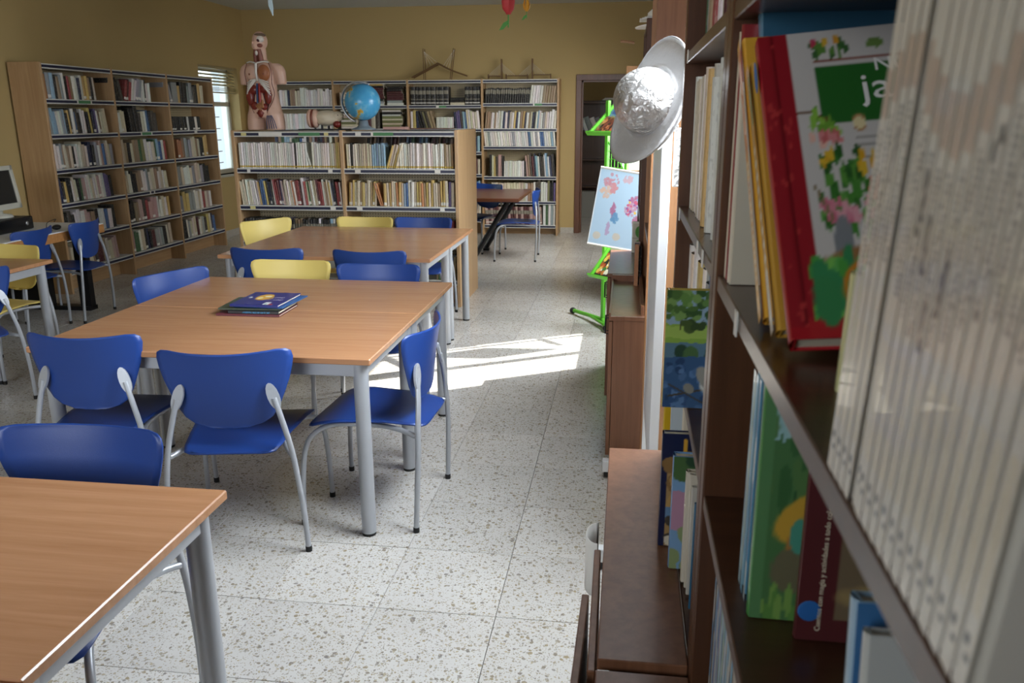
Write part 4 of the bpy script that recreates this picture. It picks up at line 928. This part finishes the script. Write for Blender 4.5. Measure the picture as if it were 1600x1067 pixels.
# front of the model faces -y ; z up from the shelf top
def loft(mb,secs,n=24):
    vs=[];fs=[]
    for (cx,cy,z,rx,ry) in secs:
        for k in range(n): q=2*PI*k/n; vs.append((cx+rx*math.cos(q),cy+ry*math.sin(q),z))
    for i in range(len(secs)-1):
        for k in range(n): a_=i*n+k;b_=i*n+(k+1)%n; fs.append((a_,b_,b_+n,a_+n))
    fs.append(tuple(range(n))[::-1]); L=(len(secs)-1)*n; fs.append(tuple(range(L,L+n))); mb.add(vs,fs,0,True)
mb=MB()
loft(mb,[(0,0,.10,.150,.085),(0,0,.16,.152,.09),(0,0,.24,.135,.088),(0,0,.32,.120,.085),(0,0,.40,.125,.09),(0,0,.47,.140,.092),(0,.005,.525,.130,.08),(0,.01,.555,.075,.06),(0,.01,.57,.043,.046),(0,.008,.66,.040,.043)])
for s_ in (-1,1):
    loft(mb,[(s_*.092,0,0,.076,.080),(s_*.090,0,.06,.079,.084),(s_*.080,0,.13,.080,.085),(s_*.07,0,.18,.07,.08)])
    loft(mb,[(s_*.172,.005,.372,.040,.042),(s_*.168,.005,.42,.044,.046),(s_*.158,.005,.48,.052,.054),(s_*.135,.005,.52,.055,.055),(s_*.11,.005,.545,.04,.045)])
mb.ball((-.004,.005,.725),(.058,.078,.078),20,14); mb.ball((-.01,-.03,.685),(.045,.06,.05),16,10)
tmp=mb.obj('tmp',M_skin); rm_=tmp.modifiers.new('r','REMESH'); rm_.mode='VOXEL'; rm_.voxel_size=.007; sm_=tmp.modifiers.new('s','SMOOTH'); sm_.iterations=5
dg=bpy.context.evaluated_depsgraph_get(); m2=bpy.data.meshes.new_from_object(tmp.evaluated_get(dg)); bpy.data.objects.remove(tmp); m2.materials.clear(); m2.materials.append(M_skin)
for p_ in m2.polygons: p_.use_smooth=True
link('torso_body',m2,tor)
fy=-.092
# cavity and organs
MB().poly([(-.115,.30),(-.08,.19),(0,.10),(.07,.16),(.105,.29),(.06,.34),(0,.41),(-.06,.34)],fy+.01,fy+.045).obj('abdominal_cavity',M_dkred,tor)
mb=MB(); mb.ball((-.085,fy+.015,.27),(.038,.022,.075),14,10,jit=.1); mb.ball((.08,fy+.015,.28),(.032,.02,.07),14,10,jit=.1); mb.ball((-.05,fy+.01,.33),(.045,.02,.04),14,10); mb.ball((.045,fy+.01,.335),(.04,.02,.035),14,10); mb.ball((-.05,fy+.012,.20),(.04,.02,.035),12,8,jit=.15); mb.ball((.04,fy+.012,.19),(.03,.02,.03),12,8,jit=.15); mb.ball((0,fy+.015,.14),(.035,.02,.04),12,8,jit=.2); mb.obj('organs',M_org,tor)
mb=MB()
for k in range(5): mb.tube(catmull([(-.03+.015*k,fy+.0,.20+.012*k),(-.01+.012*k,fy-.008,.185),(.015,fy-.004,.165+.01*k)],4),.008,6)
mb.obj('intestine',mat('organ_tan','A8764E',.4),tor)
MB().tube(catmull([(-.008,fy+.005,.38),(-.01,fy-.005,.30),(-.012,fy-.005,.22)],5),.009,8).obj('vein',M_bv,tor)
MB().tube(catmull([(.012,fy+.005,.38),(.014,fy-.005,.30),(.012,fy-.005,.23)],5),.010,8).obj('artery',M_rv,tor)
# chest halves
for s,m in ((-1,M_skin),(1,M_skin2)):
    mb=MB(); mb.ball((s*.055,fy+.015,.465),(.058,.028,.068),16,12); mb.obj('chest_plate',m,tor); 
    MB().ball((s*.065,fy-.012,.455),(.009,.005,.009),8,6).obj('nipple',mat('model_brown','8A5440',.5),tor)
MB().tube([(0,fy-.006,.54),(0,fy-.014,.47),(0,fy-.004,.40)],[.011,.009,.007],8).obj('sternum',M_bone,tor)
for s in (-1,1):
    for k in range(6): MB().tube(catmull([(s*.012,fy-.004,.415-.002*k),(s*(.055+.006*k),fy-.014,.405-.016*k),(s*(.10+.002*k),fy+.006,.385-.020*k)],4),.0048,6).obj('rib',M_bone,tor)
    MB().tube(catmull([(s*.005,fy+.0,.545),(s*.06,fy+.01,.555),(s*.10,fy+.03,.55)],4),.006,6).obj('collar_bone',M_bone,tor)
    MB().tube(catmull([(s*.10,fy+.025,.545),(s*.125,fy+.02,.47),(s*.118,fy+.025,.38),(s*.13,fy+.03,.28),(s*.06,fy+.01,.14)],5),.0035,6).obj('cut_edge',mat('cut_red','6E3A30',.5),tor)
# neck muscles and cut head
mb=MB(); mb.tube([(-.022,-.045,.555),(-.02,-.055,.61),(-.012,-.062,.655)],[.022,.020,.016],10); mb.tube([(.022,-.045,.555),(.022,-.055,.61),(.02,-.062,.655)],[.022,.020,.016],10); mb.obj('neck_muscle',M_mus,tor)
MB().ball((0,-.072,.625),(.014,.01,.02),10,8).obj('larynx',M_bone,tor)
MB().tube([(-.036,-.035,.56),(-.034,-.045,.64)],.006,6).obj('vein',M_bv,tor)
MB().ball((.018,-.035,.735),(.036,.035,.032),14,10).obj('brain',M_bone,tor)
MB().ball((.018,-.062,.725),(.014,.012,.014),10,8).obj('eye_socket',M_dkred,tor)
mb=MB(); mb.ball((.02,-.05,.685),(.026,.03,.018),12,8); mb.obj('jaw_muscle',M_mus,tor)
MB().ball((.008,-.01,.77),(.048,.055,.018),14,8).obj('skull_cap',mat('skull_brown','6E5A48',.5),tor)
MB().ball((-.020,-.085,.705),(.008,.014,.014),8,6).obj('nose',M_skin,tor)
MB().ball((-.06,.0,.71),(.008,.018,.025),8,6).obj('ear',M_skin,tor)
mb=MB()
for k in range(5): mb.tube(catmull([(.06+.01*k,fy+.008,.12),(.055+.018*k,fy+.004,.07),(.05+.022*k,fy+.012,.01)],4),.0035,5)
mb.obj('thigh_vessel',M_bv,tor)
gl=thing('globe','blue desk globe on grey stand on top of the low bookcase','globe',(-2.215,6.93,ZT))
def globe_mat():
    m,n,b,N,L=nt('globe_map'); tc=N.new('ShaderNodeTexCoord'); t=N.new('ShaderNodeTexNoise'); t.inputs['Scale'].default_value=9; t.inputs['Detail'].default_value=6; t.inputs['Roughness'].default_value=.55; L.new(tc.outputs['Object'],t.inputs['Vector'])
    r=N.new('ShaderNodeValToRGB'); e=r.color_ramp.elements; e[0].position=0; e[0].color=hexv('2E86C0'); e[1].position=.50; e[1].color=hexv('4FA6D4')
    for p,c in ((.60,'7FC0DC'),(.615,'C9B45A'),(.68,'B98A3A'),(.75,'8A9A4A')): q=e.new(p); q.color=hexv(c)
    L.new(t.outputs['Fac'],r.inputs['Fac']); L.new(r.outputs['Color'],b.inputs['Base Color']); b.inputs['Roughness'].default_value=.25; return m
gc=Vector((0,0,.225)); tilt=Matrix.Translation(gc)@Matrix.Rotation(.41,4,'Y')@Matrix.Rotation(.15,4,'X')
mb=MB(); mb.ball((0,0,0),.148,40,24); mb.obj('globe_ball',globe_mat(),gl,mw=tilt@Matrix.Rotation(2.2,4,'Z'))
mb=MB(); arc=[(-.172*math.sin(q),-.035,.166*math.cos(q)) for q in [PI*k/24 for k in range(25)]]
mb.tube([gc+Vector(p) for p in [( (tilt.to_3x3()@Vector(a)) ) for a in arc]],.010,8,flat=1.6); mb.obj('meridian_arm',M_alu,gl)
mb=MB(); mb.lathe([(0,0),(.105,0),(.105,.008),(.06,.022),(.042,.04),(.036,.075),(0,.075)],28); mb.obj('stand',mat('grey_plastic','7E8A92',.4),gl)
mb=MB(); mb.ball((0,0,.158),(.012,.012,.01),8,6); mb.obj('pivot_cap',M_alu,gl,mw=tilt)
hm=thing('head_section_model','anatomical head section model lying down between the torso and the globe','model',(-2.60,6.95,ZT))
mb=MB(); mb.box((-.17,-.09,0),(.26,.09,.006),ch=.002); mb.obj('base_plate',M_blackm,hm)
mb=MB(); mb.ball((.06,0,.075),(.12,.055,.05),24,14,jit=.06); mb.ball((.15,0,.085),(.055,.04,.032),16,10,jit=.1); mb.obj('brain_half',mat('brain_cream','D9CDB4',.4,0,.5,60),hm)
for k,(xx,m) in enumerate(((-.085,M_skin),(-.062,M_mus),(-.042,M_skin))):
    mb=MB(); mb.ball((xx,0,.072),(.035,.06,.06),18,12); mb.obj('skin_layer',m,hm)
MB().ball((.15,-.02,.035),(.035,.03,.022),12,8).obj('jaw_muscle',M_org,hm); MB().ball((.165,-.03,.09),(.008,.006,.008),8,6).obj('eye',M_dkred,hm)
for k in range(3): MB().tube([(-.05+.06*k,0,.005),(-.05+.06*k,0,.03)],.01,8).obj('support_pin',M_blackm,hm)
hm.scale=(1.0,1.0,1.3)
tr=MB(); tr.box((-.22,-.12,0),(.22,.12,.008),ch=.003); tr.obj('tray',M_brown,loc=(-1.75,7.30,ZT),label='flat brown board lying on top of the low bookcase at its right end',cat='board')
mb=MB(); mb.box((-.10,-.06,0),(.10,.06,.022),ch=.003); mb.obj('pink_booklet',mat('pink_paper','C79A8E',.6),loc=(-1.98,7.1,ZT),label='pink booklet lying flat beside the globe',cat='booklet')
# ---- wooden bridge models on the back bookcase
M_stick=mat('stick_wood','6E5232',.6)
def on_top(x): return (x,11.46,2.081)
ba=thing('bridge_model','stick model of a bridge with a pointed ridge on the back bookcase, left one','model',on_top(-2.55))
k1=.00885
def px(x,y,x0,yb=123): return ((x-x0)*k1,0,(yb-y)*k1)
mb=MB(); 
for dy in (-.05,.05):
    mb.tube([(a,dy,c) for a,_,c in (px(646,120,690),px(687,100,690))],.012,5); mb.tube(catmull([(a,dy,c) for a,_,c in (px(687,100,690),px(708,110,690),px(731,118,690))],4),.010,5)
mb.tube([(-.03,-.07,.205),(-.03,.07,.205)],.014,5); mb.obj('deck',M_stick,ba)
for xs in ((662,665),(712,706)):
    for dy in (-.05,.05): MB().tube([px(xs[0] if xs[0]>700 else 665,78 if xs[0]>700 else 80,690)[:1]+(dy,)+px(0,78,0)[2:],(px(xs[1],121,690)[0],dy,.0)],.006,5).obj('tower',M_stick,ba)
for k in range(4):
    MB().tube([px(665,82,690),px(670+5*k,104-2*k,690)],.0015,4).obj('string',M_paper,ba); MB().tube([px(712,80,690),px(706-4*k,110-2*k,690)],.0015,4).obj('string',M_paper,ba)
bb=thing('bridge_model','stick model of a cable stayed bridge on the back bookcase, right one','model',on_top(-1.45))
mb=MB(); mb.box((-.44,-.04,.035),(-.26,.04,.045)); mb.box((-.20,-.04,.035),(.09,.04,.046)); mb.box((.15,-.04,.045),(.40,.04,.055)); mb.obj('deck',M_stick,bb)
for xx in (-.26,.155):
    for dy in (-.035,.035): MB().box((xx-.008,dy-.006,0),(xx+.008,dy+.006,.255)).obj('tower',M_stick,bb)
    for k in range(5):
        for s in (-1,1): MB().tube([(xx,0,.20-.02*k),(xx+s*(.18-.03*k),0,.045)],.0013,4).obj('string',M_paper,bb)
for xx in (-.44,.40,-.20,.09): MB().box((xx-.006,-.04,0),(xx+.006,.04,.06)).obj('pier',M_stick,bb)
# ================================================================ HANGING DECORATIONS
def hang(x,y,z,col,label,s=1,petals=7):
    r=thing('paper_flower',label,'decoration',(x,y,z))
    mb=MB()
    for k in range(petals):
        q=2*PI*k/petals; c,s_=math.cos(q),math.sin(q); prof=[(.004,0,.012),(.030,.03,.016),(.036,.07,.017),(.026,.11,.010),(.012,.135,.001)]
        vs=[];fs=[]
        for rr_,zz,hw in prof:
            for e in (-1,0,1): vs.append(((rr_+(.003 if e==0 else 0))*c*s-e*hw*s_*s,(rr_+(.003 if e==0 else 0))*s_*s+e*hw*c*s,zz*s))
        for i in range(4):
            for e in range(2): a=i*3+e; fs+=[(a,a+1,a+4,a+3)]
        mb.add(vs,fs,0,True)
    mb.obj('petals',mat('paper_'+col,col,.6),r)
    MB().tube([(0,0,.005),(0,0,-.07*s)],.004*s,6).obj('stem',mat('paper_green','4E9A3E',.6),r)
    MB().poly([(0,-.03*s),(-.03*s,-.045*s),(-.055*s,-.085*s),(-.03*s,-.08*s),(0,-.05*s)],-.001,.001).obj('leaf',MATS['paper_green'],r)
    MB().tube([(0,0,.13*s),(0,0,ZC-z)],.0008,4).obj('thread',M_paper,r)
hang(-.705,5.0,2.155,'C23A3E','red paper tulip with green leaf hanging from the ceiling')
hang(-.605,5.05,2.175,'D99A2C','small yellow paper flower hanging right of the red tulip',.55,5)
fish=thing('paper_bird','pale blue folded paper shape hanging from the ceiling above the torso','decoration',(-2.14,5.0,2.20))
MB().poly([(-.006,.09),(.012,.09),(.018,.02),(.014,-.025),(.004,0),(-.008,.03)],-.006,.006).obj('folded_paper',mat('pale_blue_paper','AFC6CE',.5),fish); MB().tube([(0,0,.08),(0,0,ZC-2.20)],.0008,4).obj('thread',M_paper,fish)
# ================================================================ WHITE BOARD ON FEET AND SILVER HAT
wb=thing('mobile_whiteboard','white free standing board seen edge on behind the dark bookcase','whiteboard',(.118,0,0))
MB().box((-.010,2.70,.35),(.018,3.46,1.60),ch=.002).obj('board',M_white,wb)
for yy in (2.685,3.475):
    MB().box((-.012,yy-.012,.03),(.020,yy+.012,1.60),ch=.002).obj('post',M_white,wb)
    ft=MB().box((-.185,yy-.02,.03),(.17,yy+.02,.085),ch=.003).obj('foot',M_white,wb)
    for xx in (-.165,.15): MB().lathe([(0,-.012),(.020,-.012),(.022,0),(.020,.012),(0,.012)],16,0,Matrix.Translation((xx,yy,.022))@Matrix.Rotation(PI/2,4,'Y')).obj('castor',M_black,ft)
hook=MB().tube(catmull([(-.012,2.66,1.50),(-.03,2.63,1.49),(-.03,2.62,1.53),(.03,2.60,1.56)],4),.005,6).obj('hook',M_white,wb)
def foil():
    m,n,b,N,L=nt('silver_foil'); tc=N.new('ShaderNodeTexCoord'); b.inputs['Base Color'].default_value=(.58,.57,.56,1); b.inputs['Metallic'].default_value=.85; b.inputs['Roughness'].default_value=.30
    v=N.new('ShaderNodeTexVoronoi'); v.inputs['Scale'].default_value=26; v.feature='DISTANCE_TO_EDGE'; t=N.new('ShaderNodeTexNoise'); t.inputs['Scale'].default_value=35; t.inputs['Detail'].default_value=8; t.inputs['Distortion'].default_value=1.2
    L.new(tc.outputs['Object'],v.inputs['Vector']); L.new(tc.outputs['Object'],t.inputs['Vector']); ad=N.new('ShaderNodeMath'); ad.operation='ADD'; L.new(v.outputs['Distance'],ad.inputs[0]); L.new(t.outputs['Fac'],ad.inputs[1])
    bp=N.new('ShaderNodeBump'); bp.inputs['Strength'].default_value=.7; bp.inputs['Distance'].default_value=.012; L.new(ad.outputs[0],bp.inputs['Height']); L.new(bp.outputs['Normal'],b.inputs['Normal']); return m
hat=link('hat',None,None,label='silver foil hat with round crown and wide brim hung on the white board',cat='hat')
hc=Vector((.062,2.55,1.625)); nrm=Vector((-.72,-.62,.28)).normalized(); long_=Vector((.42,-.06,.9)); long_=(long_-nrm*long_.dot(nrm)).normalized(); oth=nrm.cross(long_)
Mh=Matrix((( long_.x,oth.x,nrm.x,hc.x),(long_.y,oth.y,nrm.y,hc.y),(long_.z,oth.z,nrm.z,hc.z),(0,0,0,1))); hat.matrix_world=Mh
mb=MB(); prof=[(math.sin(q)*.098,math.cos(q)*.118) for q in [PI/2*k/10 for k in range(11)]]; prof=[(max(r_,.0005),z) for r_,z in prof]
mb.lathe(prof,36); mb.obj('crown',foil(),hat)
vs=[];fs=[];nn=48
for k in range(nn):
    q=2*PI*k/nn
    for j,r_ in enumerate((.090,.108,.135,.156,.161)):
        rr_=r_*(1+.12*math.cos(2*q)*(j/4)); vs.append((rr_*math.cos(q)*1.05,rr_*math.sin(q)*.95,.016*math.cos(2*q)*(j/4)**2+.002))
for k in range(nn):
    for j in range(4): a=k*5+j; b_=((k+1)%nn)*5+j; fs.append((a,b_,b_+1,a+1))
bm=bmesh.new(); me=bpy.data.meshes.new('brim'); me.from_pydata(vs,[],fs); bm.from_mesh(me); bmesh.ops.solidify(bm,geom=bm.faces[:],thickness=.003)
for f_ in bm.faces: f_.smooth=True
bm.to_mesh(me); bm.free(); me.materials.append(mat('silver_card','CFCFD0',.34,.6,.8,60)); link('brim',me,hat)
mb=MB(); mb.tube([(.161*1.176*math.cos(2*PI*k/48)*1.0,.152*.88*math.sin(2*PI*k/48)*1.0,.002+.016*math.cos(4*PI*k/48)) for k in range(49)],.003,6,cap=False); mb.obj('brim_edge',M_alu,hat)
ob=MB(); ob.box((-.012,-.018,0),(.012,.018,.004)); ob.box((-.006,-.012,.004),(.006,.012,.007)); ob.obj('buckle',M_alu,hat,mw=Matrix.Rotation(1.5,4,'Z')@Matrix.Rotation(1.05,4,'Y')@Matrix.Translation((0,0,.095)))
# silver sleeve hanging beside the board
sv=MB(); sv.box((0,0,0),(.05,.012,.19),ch=.004); sv.obj('foil_bag',MATS.get('foil') or foil(),loc=(.150,2.80,1.36),label='crinkled silver foil bag hanging behind the hat',cat='bag')
# white hat and papers on the tall dark unit
ht=thing('white_hat','round white hat with brim on top of the far tall bookcase','hat',(.16,4.78,2.061))
MB().lathe([(0,.0),(.14,.0),(.142,.006),(.075,.012),(.068,.07),(.03,.095),(0,.098)],28).obj('hat_shell',M_paper,ht,rot=(0,-.12,0))
MB().lathe([(.0755,.014),(.076,.03),(.0745,.031)],28).obj('hat_band',M_blackm,ht,rot=(0,-.12,0))
mb=MB()
for k in range(4): mb.box((-.06+.012*k,-.08,.004*k),(.10,.08-.01*k,.004*k+.003))
mb.obj('paper_pile',M_paper,loc=(.10,4.55,2.061),label='curling white papers on the front of the far tall bookcase',cat='paper')
MB().tube([(.02,5.1,2.0),(-.06,5.1,2.01)],.008,6).obj('stick',M_light,t2,mw=Matrix.Translation((-.0,0,0))@t2.matrix_basis.inverted())
# ================================================================ GREEN DISPLAY RACK, MAP, PAPER
rk=thing('display_rack','lime green metal display rack with sloping trays beside the doorway','rack',(-.15,6.30,0))
rk.rotation_euler=(0,0,-PI/4)
MB().box((-.014,-.014,.03),(.014,.014,1.70),ch=.002).obj('post',M_green,rk)
MB().box((.196,-.012,.03),(.22,.012,1.70),ch=.002).obj('post',M_green,rk)
mb=MB(); mb.tube([(-.45,.085,.03),(.0,0,.05)],.016,8); mb.tube([(.0,0,.05),(.165,-.118,.03)],.016,8); mb.tube([(-.2,.04,.04),(.1,-.08,.04)],.012,8); mb.tube([(0,0,.05),(.22,0,.05)],.014,8); mb.obj('base',M_green,rk)
for p in ((-.45,.085,.028),(.165,-.118,.028)): MB().ball(p,(.028,.028,.026),12,8).obj('end_cap',M_black,rk)
# sloping tray, face towards -x/-y
def tray(x0,x1,zl,zh,yl,yh,name,pics):
    T_=link(name,None,rk); d=Vector((0,yh-yl,zh-zl)); L_=d.length; ang=math.atan2(zh-zl,yh-yl)
    M=Matrix.Translation((x0,yl,zl))@Matrix.Rotation(ang,4,'X'); w_=x1-x0
    mb=MB(); mb.box((0,0,-.004),(w_,L_,0),0,M); mb.box((0,0,0),(.014,L_,.022),0,M); mb.box((w_-.014,0,0),(w_,L_,.022),0,M); mb.box((-.02,-.012,-.004),(w_+.02,0,.03),0,M); mb.box((0,L_-.012,0),(w_,L_,.016),0,M); mb.obj('tray_plate',M_green,T_)
    return M,L_,w_
M1,L1,w1=tray(-.02,.42,1.465,1.69,-.16,.12,'upper_tray',None)
def mag1(U,V):
    p=Pic(U,V,'3A4A8A'); p.rect(-1,2,-1,.55,'8A4A34',.06,1); p.dots(0,1,.05,.5,50,.06,['A85A3A','6A3428','C9784A','3A2420'],2); p.line([(0,.1),(1,.9)],.02,'2A1F24'); return p.C
def mag2(U,V):
    p=Pic(U,V,'A8643E'); p.dots(0,1,0,1,60,.08,['8A4A30','C98A5A','5A3428','D9A87A'],4); p.rect(-1,2,.88,2,'6A3A4A'); return p.C
bpy.context.view_layer.update()
m1=canvas('magazine',.18,.33,50,70,mag1,None,M1@Matrix.Translation((.02,.01,.004))@Matrix.Rotation(-PI/2,4,'X')) 
m1.matrix_world=rk.matrix_basis@m1.matrix_basis; tag(m1,'magazine with blue and orange cover on the upper green tray, left','magazine')
m2=canvas('magazine',.18,.33,50,70,mag2,None,M1@Matrix.Translation((.215,.01,.004))@Matrix.Rotation(-PI/2,4,'X'))
m2.matrix_world=rk.matrix_basis@m2.matrix_basis; tag(m2,'magazine with orange brown cover on the upper green tray, right','magazine')
M2,L2,w2=tray(.02,.34,.42,.66,-.15,.08,'lower_tray',None)
m3=canvas('magazine',.20,.27,50,70,lambda U,V:Pic(U,V,'2A2622').dots(0,1,.1,.75,60,.07,['C9783A','D9B05A','E8E0D0','3E7A3A','A84A2A'],5).rect(0,1,.88,.98,'8A8474').C,None,M2@Matrix.Translation((.02,.01,.004))@Matrix.Rotation(-PI/2,4,'X'))
m3.matrix_world=rk.matrix_basis@m3.matrix_basis; tag(m3,'dark magazine with food pictures on the lower green tray','magazine')
mb=MB()
for k in range(7): mb.tube([(.0+.035*k,.012,.98),(.0+.035*k,.012,1.42)],.003,5)
for k in range(8): mb.tube([(0,.012,.98+.06*k),(.21,.012,.98+.06*k)],.003,5)
mb.tube([(.0,.0,1.42),(.19,0,1.20)],.006,5); mb.obj('wire_grid',M_green,rk)
pp=MB().box((0,0,0),(.22,.0015,.25)); pp.obj('paper_sheet',M_paper,loc=(-.035,6.30,1.20),label='white printed sheet pinned on the green rack below the hat',cat='paper')
def wmap(U,V):
    p=Pic(U,V,'A9C6DC',1.1)
    for q_,(x,y,rx,ry,c) in enumerate(((.20,.86,.11,.09,'BC8490'),(.14,.70,.08,.08,'CCAE9C'),(.25,.76,.05,.06,'C48A90'),(.44,.90,.06,.05,'BCA4B0'),(.30,.48,.03,.09,'A0688A'),(.34,.36,.05,.08,'5A8CB4'),(.27,.22,.02,.08,'A898B8'),(.62,.64,.09,.06,'A8688A'),(.56,.52,.09,.08,'B88AA0'),(.66,.38,.035,.08,'A86C88'),(.76,.68,.12,.10,'C4A0A8'),(.86,.52,.08,.07,'B89AB0'),(.82,.42,.03,.06,'5C88B0'),(.92,.76,.08,.10,'B8A8B0'))):
        r_=np.random.RandomState(q_+20)
        for k in range(26):
            a_=r_.rand()*6.28; d_=r_.rand()**.6; p.ell(x+rx*d_*math.cos(a_),y+ry*d_*math.sin(a_),.012+.018*r_.rand(),.010+.016*r_.rand(),c,r_.rand()*3,.2,k,.75)
    p.dots(.5,.8,.45,.7,26,.018,['8A5A9A','D9B45A','C05A7A','7AA0C8'],3); p.ell(.12,.12,.06,.05,'C9B8A0',0,.1,1,.7); p.ell(.42,.14,.06,.05,'C9B8A0',0,.1,1,.7)
    e=np.minimum(np.minimum(U,1-U),np.minimum(V,1-V)); p.put((.018-e)*80,'E4E8EA'); return p.C
mp=link('world_map',None,None,label='wall map of the world hanging tilted from the green rack',cat='map')
tl=Vector((-.155,5.97,1.235)); bl_=Vector((-.268,5.95,.705)); rd_=Vector((.40,0,-.035)); ud=(tl-bl_); W_=.47; H_=ud.length; ud.normalize(); rd_=rd_-ud*rd_.dot(ud)*.15; rd_.normalize()
nr=rd_.cross(ud); Mm_=Matrix(((rd_.x,nr.x*-1,ud.x,bl_.x),(rd_.y,-nr.y,ud.y,bl_.y),(rd_.z,-nr.z,ud.z,bl_.z),(0,0,0,1))); mp.matrix_world=Mm_
MB().box((0,.0006,0),(W_,.0022,H_)).obj('sheet',M_paper,mp); canvas('map_print',W_,H_,150,170,wmap,mp,Matrix.Identity(4),vcol('map_print',.45))
MB().tube([(0,0,H_+.003),(W_,0,H_+.003)],.006,8).obj('top_rod',M_paper,mp); MB().tube([(0,0,-.003),(W_,0,-.003)],.006,8).obj('bottom_rod',M_paper,mp)
# crumpled plastic by the open cupboard door
cp=MB(); arc_=[(-.030-.026*math.sin(PI*k/10),.030*math.cos(PI*k/10)) for k in range(11)]; vs=[];fs=[]
for k,(ax,ay) in enumerate(arc_):
    for zz in (0,.11):
        vs.append((ax,ay*1.6+zz*.3,zz)); vs.append((ax-.0015,ay*1.6+zz*.3,zz))
for k in range(10):
    i=4*k; fs+=[(i,i+4,i+6,i+2),(i+1,i+3,i+7,i+5),(i+2,i+6,i+7,i+3),(i,i+1,i+5,i+4)]
fs+=[(0,2,3,1),(40,41,43,42)]
cp.add(vs,fs,0,True); cp.obj('paper_loop',M_paper,loc=(-.006,1.62,.585),label='curled white paper strip hanging at the open cupboard door',cat='paper')
# curtain edge / pipe at the far left wall
MB().tube([(XL+.03,6.45,.9),(XL+.03,6.45,2.05)],.045,12).obj('wall_pipe',mat('pale_green_paint','A9B39A',.5),None,label='pale green pipe running up the left wall beside the bookcase',cat='pipe')
